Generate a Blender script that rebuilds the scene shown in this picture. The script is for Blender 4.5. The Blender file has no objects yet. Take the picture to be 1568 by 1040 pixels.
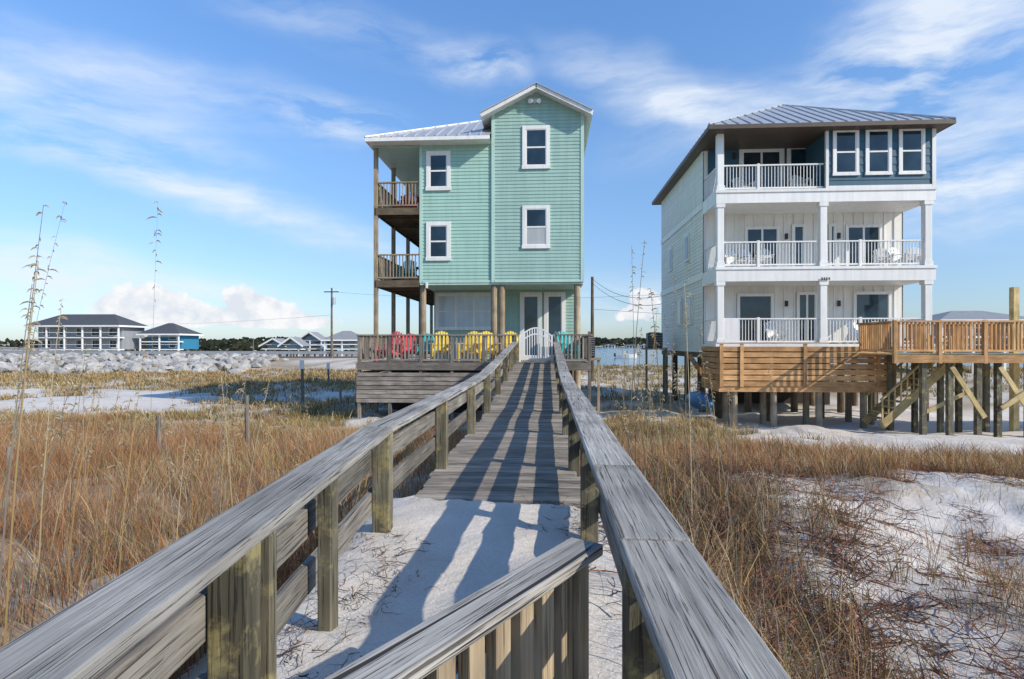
import bpy, math, random
import numpy as np
from mathutils import Vector, Matrix
random.seed(7); rng=np.random.default_rng(11)
scene=bpy.context.scene
# ---------------------------------------------------------------- camera data
F=870.0; HC=1.30; T=54/870.0; A=math.atan(T)
def PX(x,Y):
    u=(x-784)/F; return Y*(u-T)/(1+u*T)
def PZ(x,y,Y):
    u=(x-784)/F; return HC+Y*((527-y)/F)/(math.cos(A)*(1+u*T))
# ---------------------------------------------------------------- materials
def newmat(name):
    m=bpy.data.materials.new(name); m.use_nodes=True
    nt=m.node_tree; nt.nodes.clear()
    out=nt.nodes.new('ShaderNodeOutputMaterial'); p=nt.nodes.new('ShaderNodeBsdfPrincipled')
    nt.links.new(p.outputs[0],out.inputs[0])
    return m,nt,p
def N(nt,t,**kw):
    n=nt.nodes.new(t)
    for k,v in kw.items():
        if k.startswith('i_'):
            key=k[2:]
            key=int(key) if key.isdigit() else key.replace('_',' ')
            n.inputs[key].default_value=v
        else: setattr(n,k,v)
    return n
def ramp(nt,fac,stops):
    r=nt.nodes.new('ShaderNodeValToRGB'); e=r.color_ramp.elements
    e[0].position=stops[0][0]; e[1].position=stops[-1][0]
    for s in stops[1:-1]: e.new(s[0])
    for i,s in enumerate(stops):
        c=s[1]; e[i].color=(c[0],c[1],c[2],1) if hasattr(c,'__len__') else (c,c,c,1)
    nt.links.new(fac,r.inputs[0]); return r
def mix(nt,fac,a,b,mode='MIX'):
    m=nt.nodes.new('ShaderNodeMix'); m.data_type='RGBA'; m.blend_type=mode
    for sock,v in ((m.inputs[0],fac),(m.inputs[6],a),(m.inputs[7],b)):
        if hasattr(v,'is_output'): nt.links.new(v,sock)
        elif hasattr(v,'__len__'): sock.default_value=(v[0],v[1],v[2],1)
        else: sock.default_value=v
    return m.outputs[2]
def wood(name,cols,dark,bump=.003,rough=.8,streak=26,tint=None,knots=False,rvar=.35,crack=(.34,.44)):
    m,nt,p=newmat(name)
    at=N(nt,'ShaderNodeAttribute',attribute_name='lc')
    rn=N(nt,'ShaderNodeAttribute',attribute_name='rn')
    mp=N(nt,'ShaderNodeMapping'); mp.inputs['Scale'].default_value=(1.5,streak,streak)
    nt.links.new(at.outputs['Vector'],mp.inputs[0])
    n1=N(nt,'ShaderNodeTexNoise',i_Scale=1.0,i_Detail=6.0,i_Roughness=.62,i_Distortion=.35); nt.links.new(mp.outputs[0],n1.inputs[0])
    mp2=N(nt,'ShaderNodeMapping'); mp2.inputs['Scale'].default_value=(2.6,streak*3.2,streak*3.2)
    nt.links.new(at.outputs['Vector'],mp2.inputs[0])
    n2=N(nt,'ShaderNodeTexNoise',i_Scale=1.0,i_Detail=4.0,i_Roughness=.6,i_Distortion=.5); nt.links.new(mp2.outputs[0],n2.inputs[0])
    r1=ramp(nt,n1.outputs[0],[(.28,cols[0]),(.5,cols[1]),(.72,cols[2])])
    r2=ramp(nt,n2.outputs[0],[(crack[0],0.0),(crack[1],1.0)])
    c=mix(nt,r2.outputs[0],dark,r1.outputs[0])
    n3=N(nt,'ShaderNodeTexNoise',i_Scale=2.3,i_Detail=3.0); nt.links.new(at.outputs['Vector'],n3.inputs[0])
    r3=ramp(nt,n3.outputs[0],[(.35,.72),(.65,1.12)])
    c=mix(nt,1.0,c,r3.outputs[0],'MULTIPLY')
    r4=ramp(nt,rn.outputs['Fac'],[(0,1-rvar),(1,1+rvar*.45)])
    c=mix(nt,1.0,c,r4.outputs[0],'MULTIPLY')
    if tint:
        n5=N(nt,'ShaderNodeTexNoise',i_Scale=6.0,i_Detail=5.0,i_Roughness=.7); nt.links.new(at.outputs['Vector'],n5.inputs[0])
        r5=ramp(nt,n5.outputs[0],[(.52,0.0),(.64,.65)])
        c=mix(nt,r5.outputs[0],c,tint)
    h=N(nt,'ShaderNodeMath',operation='ADD'); nt.links.new(n1.outputs[0],h.inputs[0]); 
    h2=N(nt,'ShaderNodeMath',operation='MULTIPLY',i_1=.6); nt.links.new(r2.outputs[0],h2.inputs[0]); nt.links.new(h2.outputs[0],h.inputs[1])
    hh=h.outputs[0]
    if knots:
        m4=N(nt,'ShaderNodeMapping'); m4.inputs['Scale'].default_value=(.9,38,38); nt.links.new(at.outputs['Vector'],m4.inputs[0])
        n6=N(nt,'ShaderNodeTexNoise',i_Scale=1.0,i_Detail=2.0,i_Distortion=.6); nt.links.new(m4.outputs[0],n6.inputs[0])
        r6=ramp(nt,n6.outputs[0],[(.30,0.0),(.335,1.0)])
        c=mix(nt,r6.outputs[0],(.035,.032,.03),c)
        h3=N(nt,'ShaderNodeMath',operation='MULTIPLY_ADD',i_1=.8); nt.links.new(r6.outputs[0],h3.inputs[0]); nt.links.new(hh,h3.inputs[2]); hh=h3.outputs[0]
        mk=N(nt,'ShaderNodeMapping'); mk.inputs['Scale'].default_value=(1.6,5,5); nt.links.new(at.outputs['Vector'],mk.inputs[0])
        vo=N(nt,'ShaderNodeTexVoronoi',i_Scale=1.0); nt.links.new(mk.outputs[0],vo.inputs[0])
        rk=ramp(nt,vo.outputs['Distance'],[(.05,.8),(.15,0.0)])
        wv=N(nt,'ShaderNodeMath',operation='SINE'); wm=N(nt,'ShaderNodeMath',operation='MULTIPLY',i_1=130.0)
        nt.links.new(vo.outputs['Distance'],wm.inputs[0]); nt.links.new(wm.outputs[0],wv.inputs[0])
        rs=ramp(nt,wv.outputs[0],[(.1,(.13,.115,.10)),(.8,(.30,.275,.24))])
        c=mix(nt,rk.outputs[0],c,rs.outputs[0])
    nt.links.new(c,p.inputs['Base Color']); p.inputs['Roughness'].default_value=rough
    p.inputs['Specular IOR Level'].default_value=.25
    b=N(nt,'ShaderNodeBump',i_Strength=.9,i_Distance=bump); nt.links.new(hh,b.inputs['Height']); nt.links.new(b.outputs[0],p.inputs['Normal'])
    return m
def paint(name,col,rough=.5,var=.12,spec=.4,metal=0,scale=1.5,dirt=None):
    m,nt,p=newmat(name)
    tc=N(nt,'ShaderNodeNewGeometry')
    n=N(nt,'ShaderNodeTexNoise',i_Scale=scale,i_Detail=5.0,i_Roughness=.65); nt.links.new(tc.outputs['Position'],n.inputs[0])
    lo=[max(0,c*(1-var)) for c in col]; hi=[min(1,c*(1+var*.6)) for c in col]
    r=ramp(nt,n.outputs[0],[(.3,lo),(.7,hi)]); c=r.outputs[0]
    mp=N(nt,'ShaderNodeMapping'); mp.inputs['Scale'].default_value=(7,7,.5); nt.links.new(tc.outputs['Position'],mp.inputs[0])
    n2=N(nt,'ShaderNodeTexNoise',i_Scale=1.0,i_Detail=4.0); nt.links.new(mp.outputs[0],n2.inputs[0])
    r2=ramp(nt,n2.outputs[0],[(.35,.90),(.6,1.0)])
    c=mix(nt,1.0,c,r2.outputs[0],'MULTIPLY')
    rn=N(nt,'ShaderNodeAttribute',attribute_name='rn'); r4=ramp(nt,rn.outputs['Fac'],[(0,.94),(1,1.02)])
    c=mix(nt,1.0,c,r4.outputs[0],'MULTIPLY')
    nt.links.new(c,p.inputs['Base Color']); p.inputs['Roughness'].default_value=rough
    p.inputs['Specular IOR Level'].default_value=spec; p.inputs['Metallic'].default_value=metal
    b=N(nt,'ShaderNodeBump',i_Strength=.2,i_Distance=.01); nt.links.new(n.outputs[0],b.inputs['Height']); nt.links.new(b.outputs[0],p.inputs['Normal'])
    return m
def glassmat(name,col,rough=.04):
    m,nt,p=newmat(name)
    tc=N(nt,'ShaderNodeNewGeometry')
    n=N(nt,'ShaderNodeTexNoise',i_Scale=1.1,i_Detail=2.0); nt.links.new(tc.outputs['Position'],n.inputs[0])
    r=ramp(nt,n.outputs[0],[(.35,[c*.5 for c in col]),(.7,[c*1.5 for c in col])])
    nt.links.new(r.outputs[0],p.inputs['Base Color']); p.inputs['Roughness'].default_value=rough
    p.inputs['Specular IOR Level'].default_value=.6
    b=N(nt,'ShaderNodeBump',i_Strength=.08,i_Distance=.02); nt.links.new(n.outputs[0],b.inputs['Height']); nt.links.new(b.outputs[0],p.inputs['Normal'])
    return m
M={}
M['rail']=wood('weathered_rail_wood',[(.22,.20,.18),(.355,.335,.30),(.50,.47,.42)],(.10,.092,.082),bump=.007,streak=42,knots=True,rvar=.2,crack=(.36,.42))
M['midrail']=wood('weathered_board_wood',[(.15,.135,.12),(.25,.23,.20),(.35,.33,.29)],(.07,.06,.05),bump=.004,streak=34,rvar=.4)
M['post']=wood('treated_post_wood',[(.085,.078,.055),(.15,.135,.095),(.23,.205,.145)],(.045,.04,.03),bump=.004,tint=(.34,.29,.13))
M['deck']=wood('deck_plank_wood',[(.21,.175,.14),(.32,.28,.235),(.43,.39,.335)],(.09,.075,.06),bump=.004,rvar=.4)
M['grayfence']=wood('gray_fence_wood',[(.20,.17,.14),(.30,.26,.22),(.41,.37,.32)],(.10,.09,.08),rvar=.45)
M['tan']=wood('tan_post_wood',[(.24,.18,.115),(.36,.285,.19),(.47,.39,.27)],(.15,.11,.07),rvar=.3)
M['orange']=wood('new_cedar_wood',[(.46,.24,.10),(.59,.33,.145),(.69,.43,.21)],(.32,.16,.07),rvar=.3)
M['yellow']=wood('new_pine_wood',[(.48,.34,.14),(.60,.46,.22),(.68,.55,.30)],(.30,.20,.08),rvar=.25)
M['brownjoist']=wood('joist_wood',[(.10,.075,.05),(.17,.13,.085),(.24,.18,.12)],(.06,.045,.03))
M['teal']=paint('teal_siding_paint',(.355,.555,.465),.55,.05)
M['teal2']=paint('teal_siding_paint_tower',(.325,.49,.425),.55,.05)
M['tealtrim']=paint('light_teal_trim',(.47,.65,.57),.5,.05)
M['white']=paint('white_trim_paint',(.81,.80,.765),.45,.04)
M['whitewall']=paint('white_siding_paint',(.80,.775,.72),.55,.05)
M['navy']=paint('navy_siding_paint',(.035,.105,.155),.5,.1)
M['roof']=paint('galvalume_roof',(.50,.51,.52),.38,.08,metal=.35)
M['bronze']=paint('dark_fascia',(.10,.075,.055),.5,.1)
M['glass']=glassmat('window_glass',(.016,.035,.052))
M['blind']=paint('window_blind',(.42,.43,.42),.15,.05,spec=.8)
M['blindlight']=paint('light_window_blind',(.50,.60,.68),.15,.12,spec=.8)
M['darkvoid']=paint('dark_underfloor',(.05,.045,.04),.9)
M['concrete']=paint('concrete',(.40,.38,.34),.85,.2)
M['yellowp']=paint('yellow_plastic',(.85,.60,.06),.4)
M['redp']=paint('red_plastic',(.70,.08,.09),.4)
M['tealp']=paint('teal_plastic',(.03,.42,.40),.4)
M['black']=paint('black_metal',(.03,.03,.032),.5)
M['bluep']=paint('blue_plastic',(.03,.16,.34),.4)
M['metal']=paint('galvanised_metal',(.45,.46,.47),.4,metal=.5)
M['asphalt']=paint('asphalt',(.06,.06,.06),.9,.25)
M['linewhite']=paint('road_paint',(.7,.7,.68),.8)
M['rock']=paint('rock',(.40,.385,.36),.9,.5,scale=.9)
M['farroof']=paint('dark_shingle',(.075,.08,.09),.8)
M['grayroof']=paint('grey_shingle',(.26,.27,.28),.8)
M['ltblue']=paint('light_blue_siding',(.30,.45,.55),.6)
M['greysiding']=paint('grey_siding',(.27,.29,.31),.6)
M['deepteal']=paint('deep_teal_siding',(.03,.19,.32),.6)
# ---------------------------------------------------------------- builder
class B:
    def __init__(s): s.v=[];s.f=[];s.lc=[];s.rn=[];s.M=None
    def add(s,vs,fs,lcs,r=None):
        o=len(s.v); r=random.random() if r is None else r
        for v in vs:
            v=Vector(v)
            if s.M is not None: v=s.M@v
            s.v.append(tuple(v))
        s.lc+=lcs; s.rn+=[r]*len(vs)
        s.f+=[tuple(i+o for i in f) for f in fs]
    def box(s,c,sz,R=None):
        off=(random.uniform(0,50),random.uniform(0,50),random.uniform(0,50))
        order=sorted(range(3),key=lambda i:-sz[i])
        vs=[];lc=[]
        for dx in(-.5,.5):
            for dy in(-.5,.5):
                for dz in(-.5,.5):
                    l=Vector((dx*sz[0],dy*sz[1],dz*sz[2]))
                    lc.append((l[order[0]]+off[0],l[order[1]]+off[1],l[order[2]]+off[2]))
                    w=(R@l if R is not None else l)+Vector(c); vs.append(w)
        s.add(vs,[(0,1,3,2),(4,6,7,5),(0,4,5,1),(2,3,7,6),(0,2,6,4),(1,5,7,3)],lc)
    def ext(s,x0,x1,y0,y1,z0,z1):
        s.box(((x0+x1)/2,(y0+y1)/2,(z0+z1)/2),(abs(x1-x0),abs(y1-y0),abs(z1-z0)))
    def bar(s,p0,p1,w,h,up=(0,0,1)):
        p0=Vector(p0);p1=Vector(p1); d=p1-p0; L=d.length; d.normalize()
        up=Vector(up)
        if abs(d.dot(up))>.98: up=Vector((0,1,0))
        y=up.cross(d).normalized(); z=d.cross(y)
        R=Matrix((d,y,z)).transposed(); s.box((p0+p1)/2,(L,w,h),R)
    def cyl(s,p0,p1,r0,r1=None,n=10,wob=0):
        r1=r0 if r1 is None else r1
        p0=Vector(p0);p1=Vector(p1); d=(p1-p0); L=d.length; d.normalize()
        up=Vector((0,0,1)) if abs(d.z)<.9 else Vector((1,0,0))
        a=up.cross(d).normalized(); b=d.cross(a); off=random.uniform(0,50)
        vs=[];lc=[]
        for k,(p,r) in enumerate(((p0,r0),(p1,r1))):
            for i in range(n):
                t=2*math.pi*i/n; q=(a*math.cos(t)+b*math.sin(t))*r
                vs.append(p+q); lc.append((k*L+off,math.cos(t)*r+off,math.sin(t)*r))
        fs=[(i,(i+1)%n,n+(i+1)%n,n+i) for i in range(n)]+[tuple(range(n-1,-1,-1)),tuple(range(n,2*n))]
        s.add(vs,fs,lc)
    def poly(s,pts,r=None):
        s.add(pts,[tuple(range(len(pts)))],[(p[0],p[1],p[2]) for p in pts],r)
    def obj(s,name,mat,parent=None,bevel=0,smooth=False,bseg=1):
        me=bpy.data.meshes.new(name); me.from_pydata(s.v,[],s.f); 
        a=me.attributes.new('lc','FLOAT_VECTOR','POINT'); a.data.foreach_set('vector',np.array(s.lc,dtype=np.float32).ravel())
        a=me.attributes.new('rn','FLOAT','POINT'); a.data.foreach_set('value',np.array(s.rn,dtype=np.float32))
        me.materials.append(M[mat] if isinstance(mat,str) else mat)
        ob=bpy.data.objects.new(name,me); scene.collection.objects.link(ob)
        if smooth:
            for p in me.polygons: p.use_smooth=True
        if bevel:
            b=ob.modifiers.new('bevel','BEVEL'); b.width=bevel; b.segments=bseg; b.limit_method='ANGLE'
        if parent: ob.parent=parent
        me.update(); return ob
def empty(name):
    e=bpy.data.objects.new(name,None); scene.collection.objects.link(e); e.empty_display_size=.5; return e
class G:
    """object group: parts keyed by name"""
    def __init__(s,name): s.e=empty(name); s.p={}
    def __call__(s,part,mat,**kw):
        if part not in s.p: s.p[part]=(B(),mat,kw)
        return s.p[part][0]
    def done(s):
        for k,(b,m,kw) in s.p.items():
            if b.v: b.obj(k,m,s.e,**kw)
# ---------------------------------------------------------------- noise
def _h(ix,iy,s):
    v=np.sin(ix*127.1+iy*311.7+s*74.7)*43758.5453; return v-np.floor(v)
def vn(x,y,s=0):
    ix=np.floor(x);iy=np.floor(y);fx=x-ix;fy=y-iy; fx=fx*fx*(3-2*fx);fy=fy*fy*(3-2*fy)
    return (_h(ix,iy,s)*(1-fx)+_h(ix+1,iy,s)*fx)*(1-fy)+(_h(ix,iy+1,s)*(1-fx)+_h(ix+1,iy+1,s)*fx)*fy
def fbm(x,y,s=0,o=4):
    t=0;a=.5;n=0
    for i in range(o): t=t+a*vn(x*2**i,y*2**i,s+i*3); n+=a; a*=.5
    return t/n
def ss(e0,e1,x):
    t=np.clip((x-e0)/(e1-e0),0,1); return t*t*(3-2*t)
WATERZ=-2.25
def gh(x,y):
    x=np.asarray(x,float);y=np.asarray(y,float)
    b=np.interp(y,[-20,0,6,12,20,40,70,4000],[-.3,-.55,-.8,-1.15,-1.5,-1.65,-1.7,-1.7])
    b=b-.15*ss(8,22,y)*ss(3,8,x)
    near=1-ss(18,60,y)
    b=b+(fbm(x*.45,y*.45,1)-.5)*.60*near+(fbm(x*1.9,y*1.9,5)-.5)*.18*near+(fbm(x*.12,y*.12,9)-.5)*.8*ss(20,50,y)*(1-ss(60,75,y))
    b=b+.42*np.exp(-((x-5.8)/2.8)**2-((y-8.2)/1.7)**2)+.22*np.exp(-((x-2.6)/1.2)**2-((y-6.6)/1.4)**2)
    d=np.maximum(np.abs(x+.42)-.72,0)
    fill=np.exp(-(d/.85)**2)*(1-ss(4.35,5.3,y+.35*(fbm(x*2.5,y*.7,3)-.5)*2+.25*x))
    top=.035+(fbm(x*1.7,y*1.7,21)-.5)*.14-.02*np.abs(x+.4)
    b=b*(1-fill)+top*fill
    under=ss(4.8,6,y)*(1-ss(1.0,1.8,np.abs(x+.42)))*(1-ss(19,21,y))
    b=b-under*.15
    em=ss(56,72,y)*(1-ss(86,96,y))*(1-ss(-16,-6,x)); b=b*(1-em)+(-.55)*em
    lag=ss(84,104,y)*(1-ss(640,660,y))*ss(-34,-12,x+(y-84)*.02)
    lag=np.maximum(lag,ss(170,190,y)*(1-ss(640,660,y)))
    b=b*(1-lag)+(-3.6)*lag
    return b
def veg(x,y):
    x=np.asarray(x,float);y=np.asarray(y,float)
    n=fbm(x*.35,y*.35,31); n2=fbm(x*.9,y*.9,37); n4=fbm(x*.10+5,y*.28,91)
    L=(x<-.4)
    left=np.where(y<15,.82,.68)
    strip=ss(20.5,24,y+n*5-2.5)*(1-ss(30,36,y+n*8-4))
    left=left*(1-.72*strip*ss(.44,.60,n4+.02))
    r1=np.interp(y,[0,7,8.5,10,12,13.5,23,30,60],[.46,.32,.50,.95,.95,.16,.10,.6,.75])
    r2=np.interp(y,[0,7,8.5,10,13,18,23,30,60],[.46,.32,.50,.95,.85,.66,.62,.70,.78])
    kx_=ss(4.2,6.2,x-.12*(y-14)); right=r1*kx_+r2*(1-kx_)
    shr=1-ss(1.6,3.2,x+.6*(n-.5)); right=np.maximum(right,shr*.85*(1-ss(13,24,y)*.3))
    v=np.where(L,left,right)
    v=np.clip(v+(n2-.5)*1.1+(n-.5)*.7,0,1)
    w=(1-ss(.55,1.15,np.abs(x+.42)))*(1-ss(4.6,5.3,y)); v=v*(1-w)
    return v
# ---------------------------------------------------------------- ground sheet
def axis(lo,hi,n0,step,near):
    a=[near[0]]
    while a[-1]<near[1]: a.append(a[-1]+step)
    s=step
    while a[-1]<hi: s*=1.09; a.append(a[-1]+s)
    s=step
    b=[near[0]]
    while b[-1]>lo: s*=1.09; b.append(b[-1]-s)
    return np.array(b[:0:-1]+a)
gx=axis(-4000,4000,0,.09,(-6,9)); gy=axis(-40,5000,0,.08,(1,13))
X,Y=np.meshgrid(gx,gy); Z=gh(X,Y)
nx,ny=len(gx),len(gy)
me=bpy.data.meshes.new('ground')
me.vertices.add(nx*ny); me.vertices.foreach_set('co',np.stack([X,Y,Z],-1).astype(np.float32).ravel())
idx=np.arange(nx*ny).reshape(ny,nx)
q=np.stack([idx[:-1,:-1],idx[:-1,1:],idx[1:,1:],idx[1:,:-1]],-1).reshape(-1,4)
me.loops.add(q.size); me.loops.foreach_set('vertex_index',q.ravel().astype(np.int32))
me.polygons.add(len(q)); me.polygons.foreach_set('loop_start',np.arange(0,q.size,4,dtype=np.int32))
me.update(calc_edges=True)
me.polygons.foreach_set('use_smooth',np.ones(len(q),dtype=bool))
a=me.attributes.new('veg','FLOAT','POINT'); a.data.foreach_set('value',veg(X,Y).astype(np.float32).ravel())
g=bpy.data.objects.new('ground',me); scene.collection.objects.link(g)
m,nt,p=newmat('sand_and_litter')
geo=N(nt,'ShaderNodeNewGeometry'); at=N(nt,'ShaderNodeAttribute',attribute_name='veg')
n1=N(nt,'ShaderNodeTexNoise',i_Scale=1.4,i_Detail=6.0,i_Roughness=.6); n2=N(nt,'ShaderNodeTexNoise',i_Scale=60.0,i_Detail=4.0,i_Roughness=.7)
n3=N(nt,'ShaderNodeTexNoise',i_Scale=5.0,i_Detail=8.0,i_Roughness=.75); n4=N(nt,'ShaderNodeTexNoise',i_Scale=.55,i_Detail=5.0,i_Roughness=.65)
for n in(n1,n2,n3,n4): nt.links.new(geo.outputs['Position'],n.inputs[0])
sand=ramp(nt,n1.outputs[0],[(.3,(.58,.525,.46)),(.7,(.71,.665,.605))]).outputs[0]
sand=mix(nt,1.0,sand,ramp(nt,n2.outputs[0],[(.3,.82),(.6,1.0)]).outputs[0],'MULTIPLY')
lit=ramp(nt,n3.outputs[0],[(.3,(.16,.105,.065)),(.5,(.28,.20,.12)),(.7,(.42,.335,.22))]).outputs[0]
grn=ramp(nt,n4.outputs[0],[(.5,0.0),(.66,.5)]); lit=mix(nt,grn.outputs[0],lit,(.16,.155,.07))
ad=N(nt,'ShaderNodeMath',operation='ADD'); nt.links.new(at.outputs['Fac'],ad.inputs[0]); nt.links.new(n3.outputs[0],ad.inputs[1])
mr=N(nt,'ShaderNodeMapRange',i_1=.86,i_2=1.32,i_3=0.0,i_4=.88); nt.links.new(ad.outputs[0],mr.inputs[0])
c=mix(nt,mr.outputs[0],sand,lit)
nt.links.new(c,p.inputs['Base Color']); p.inputs['Roughness'].default_value=.95; p.inputs['Specular IOR Level'].default_value=.15
wv=N(nt,'ShaderNodeTexWave',i_Scale=4.5,i_Distortion=9.0,i_Detail=3.0); wv.inputs['Detail Scale'].default_value=.8
mpw=N(nt,'ShaderNodeMapping'); mpw.inputs['Rotation'].default_value=(0,0,.9); nt.links.new(geo.outputs['Position'],mpw.inputs[0]); nt.links.new(mpw.outputs[0],wv.inputs[0])
hs=N(nt,'ShaderNodeMath',operation='MULTIPLY_ADD',i_1=.05); nt.links.new(wv.outputs['Fac'],hs.inputs[0]); nt.links.new(n3.outputs[0],hs.inputs[2])
hs2=N(nt,'ShaderNodeMath',operation='MULTIPLY_ADD',i_1=.22); nt.links.new(n2.outputs[0],hs2.inputs[0]); nt.links.new(hs.outputs[0],hs2.inputs[2])
b=N(nt,'ShaderNodeBump',i_Strength=.6,i_Distance=.04); nt.links.new(hs2.outputs[0],b.inputs['Height']); nt.links.new(b.outputs[0],p.inputs['Normal'])
me.materials.append(m)
# water
m,nt,p=newmat('lagoon_water')
geo=N(nt,'ShaderNodeNewGeometry'); mp=N(nt,'ShaderNodeMapping'); mp.inputs['Scale'].default_value=(.5,1.2,1); nt.links.new(geo.outputs['Position'],mp.inputs[0])
n=N(nt,'ShaderNodeTexNoise',i_Scale=1.0,i_Detail=5.0); nt.links.new(mp.outputs[0],n.inputs[0])
p.inputs['Base Color'].default_value=(.03,.085,.13,1); p.inputs['Roughness'].default_value=.12
b=N(nt,'ShaderNodeBump',i_Strength=.6,i_Distance=.25); nt.links.new(n.outputs[0],b.inputs['Height']); nt.links.new(b.outputs[0],p.inputs['Normal'])
M['water']=m
w=B(); w.poly([(-900,80,WATERZ),(1200,80,WATERZ),(1200,700,WATERZ),(-900,700,WATERZ)]); w.obj('lagoon_water','water')
# ---------------------------------------------------------------- boardwalk
def dz(y):
    t=min(max((y-9.5)/10.8,0),1); return .64*(t*t*(3-2*t)*.35+t*.65)
bw=G('boardwalk')
y=4.0
pl=bw('deck_planks','deck',bevel=.004)
while y<20.25:
    j=random.uniform(-.03,.03); z=dz(y+.07)
    pl.box((-.42+j,y+.07,z-.02+random.uniform(-.003,.003)),(1.46,.138,.038),Matrix.Rotation(random.uniform(-.006,.006),3,'Z')); y+=.146
for xx in(-1.02,-.42,.18):
    y=4.3
    while y<20.2:
        bw('stringers','brownjoist').bar((xx,y,dz(y)-.16),(xx,min(y+2,20.2),dz(min(y+2,20.2))-.16),.04,.22); y+=2
def LX(y): return -1.03+max(0,(3.74-y))*.085
def RX(y): return .205
left_p=[.55,1.62,2.45,3.74,5.9,8.2,10.4,12.7,15.0,17.3,19.6]
right_p=[-.2,1.62,3.74,5.9,8.2,10.4,12.7,15.0,17.3,19.6]
RH=.75
def capseg(b,side,y0,y1):
    e=LX if side<0 else RX
    wd=.20
    x0=e(y0)+side*wd/2; x1=e(y1)+side*wd/2
    b.bar((x0,y0+.003,dz(y0)+RH-.02),(x1,y1-.003,dz(y1)+RH-.02+random.uniform(-.005,.005)),wd,.04)
cap=bw('rail_caps','rail',bevel=.006,bseg=2)
Lseg=[-.9,3.74,5.9,8.2,10.4,12.7,15.0,17.3,19.6,20.2]; Rseg=[-1.2,1.63,2.62,5.9,8.2,10.4,12.7,15.0,17.3,19.6,20.2]
for a_,b_ in zip(Lseg[:-1],Lseg[1:]): capseg(cap,-1,a_,b_)
for a_,b_ in zip(Rseg[:-1],Rseg[1:]): capseg(cap,1,a_,b_)
for side,ps,e in((-1,left_p,LX),(1,right_p,RX)):
    for k,y in enumerate(ps):
        wd_=.065 if (side<0 and k==2) else .115
        x=e(y)+side*(.012+wd_/2)
        zt=dz(y)+RH-.042
        bw('posts','post',bevel=.006).box((x,y,(zt-1.3)/2),(wd_,.10 if k!=2 else .08,zt+1.3),Matrix.Rotation(random.uniform(-.05,.05),3,'Z'))
        if y>5:
            bw('support_beams','brownjoist').bar((-1.25,y+.09,dz(y)-.30),(.42,y+.09,dz(y)-.30),.04,.2)
    sg=[-.9]+[q for q in ps if q>0]+[20.2]
    for a_,b_ in zip(sg[:-1],sg[1:]):
        for h in(.26,.52):
            jl=random.uniform(-.012,.012)
            bw('mid_rails','midrail',bevel=.004).bar((e(a_)+side*.153,a_+.003,dz(a_)+h+jl),(e(b_)+side*.153,b_-.003,dz(b_)+h+jl+random.uniform(-.008,.008)),.038,.135)
bw('posts','post').box((LX(1.78)-.06,1.76,-.2),(.11,.045,1.8))
p0=Vector((.125,1.80,.665)); p1=Vector((-.72,.42,.665)); dv=(p1-p0).normalized(); sd=Vector((dv.y,-dv.x,0))
if sd.y<0: sd=-sd
sg=bw('side_rail_cap','rail',bevel=.006,bseg=2); sg.bar(p0,p1,.115,.036)
L=(p1-p0).length; t=.05
while t<L-.05:
    c=p0+dv*t; R=Matrix.Rotation(math.atan2(dv.y,dv.x),3,'Z')
    bw('side_rail_balusters','tan',bevel=.003).box((c.x,c.y,.32),(.06,.036,.65),R); t+=.105
bw('side_rail_frame','midrail').bar(p0+Vector((0,0,-.08))+sd*.04,p1+Vector((0,0,-.08))+sd*.04,.036,.09)
bw('side_rail_frame','midrail').bar(p0+Vector((0,0,-.56))+sd*.04,p1+Vector((0,0,-.56))+sd*.04,.036,.09)
bw.done()
# ---------------------------------------------------------------- siding / window helpers
def lap(b,x0,x1,z0,z1,Y,pitch=.135):
    f0=x0 if callable(x0) else (lambda z:x0); f1=x1 if callable(x1) else (lambda z:x1)
    z=z0
    while z<z1-.01:
        zb=min(z+pitch,z1); r=random.random()
        b.poly([(f0(z),Y-.02,z),(f1(z),Y-.02,z),(f1(zb),Y-.001,zb),(f0(zb),Y-.001,zb)],r)
        b.poly([(f0(z),Y-.001,z),(f1(z),Y-.001,z),(f1(z),Y-.02,z),(f0(z),Y-.02,z)],r); z=zb
def lapx(b,y0,y1,z0,z1,Xp,s,pitch=.135):
    z=z0
    while z<z1-.01:
        zb=min(z+pitch,z1); r=random.random()
        b.poly([(Xp+s*.02,y0,z),(Xp+s*.02,y1,z),(Xp+s*.001,y1,zb),(Xp+s*.001,y0,zb)],r)
        b.poly([(Xp+s*.001,y0,z),(Xp+s*.001,y1,z),(Xp+s*.02,y1,z),(Xp+s*.02,y0,z)],r); z=zb
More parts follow.
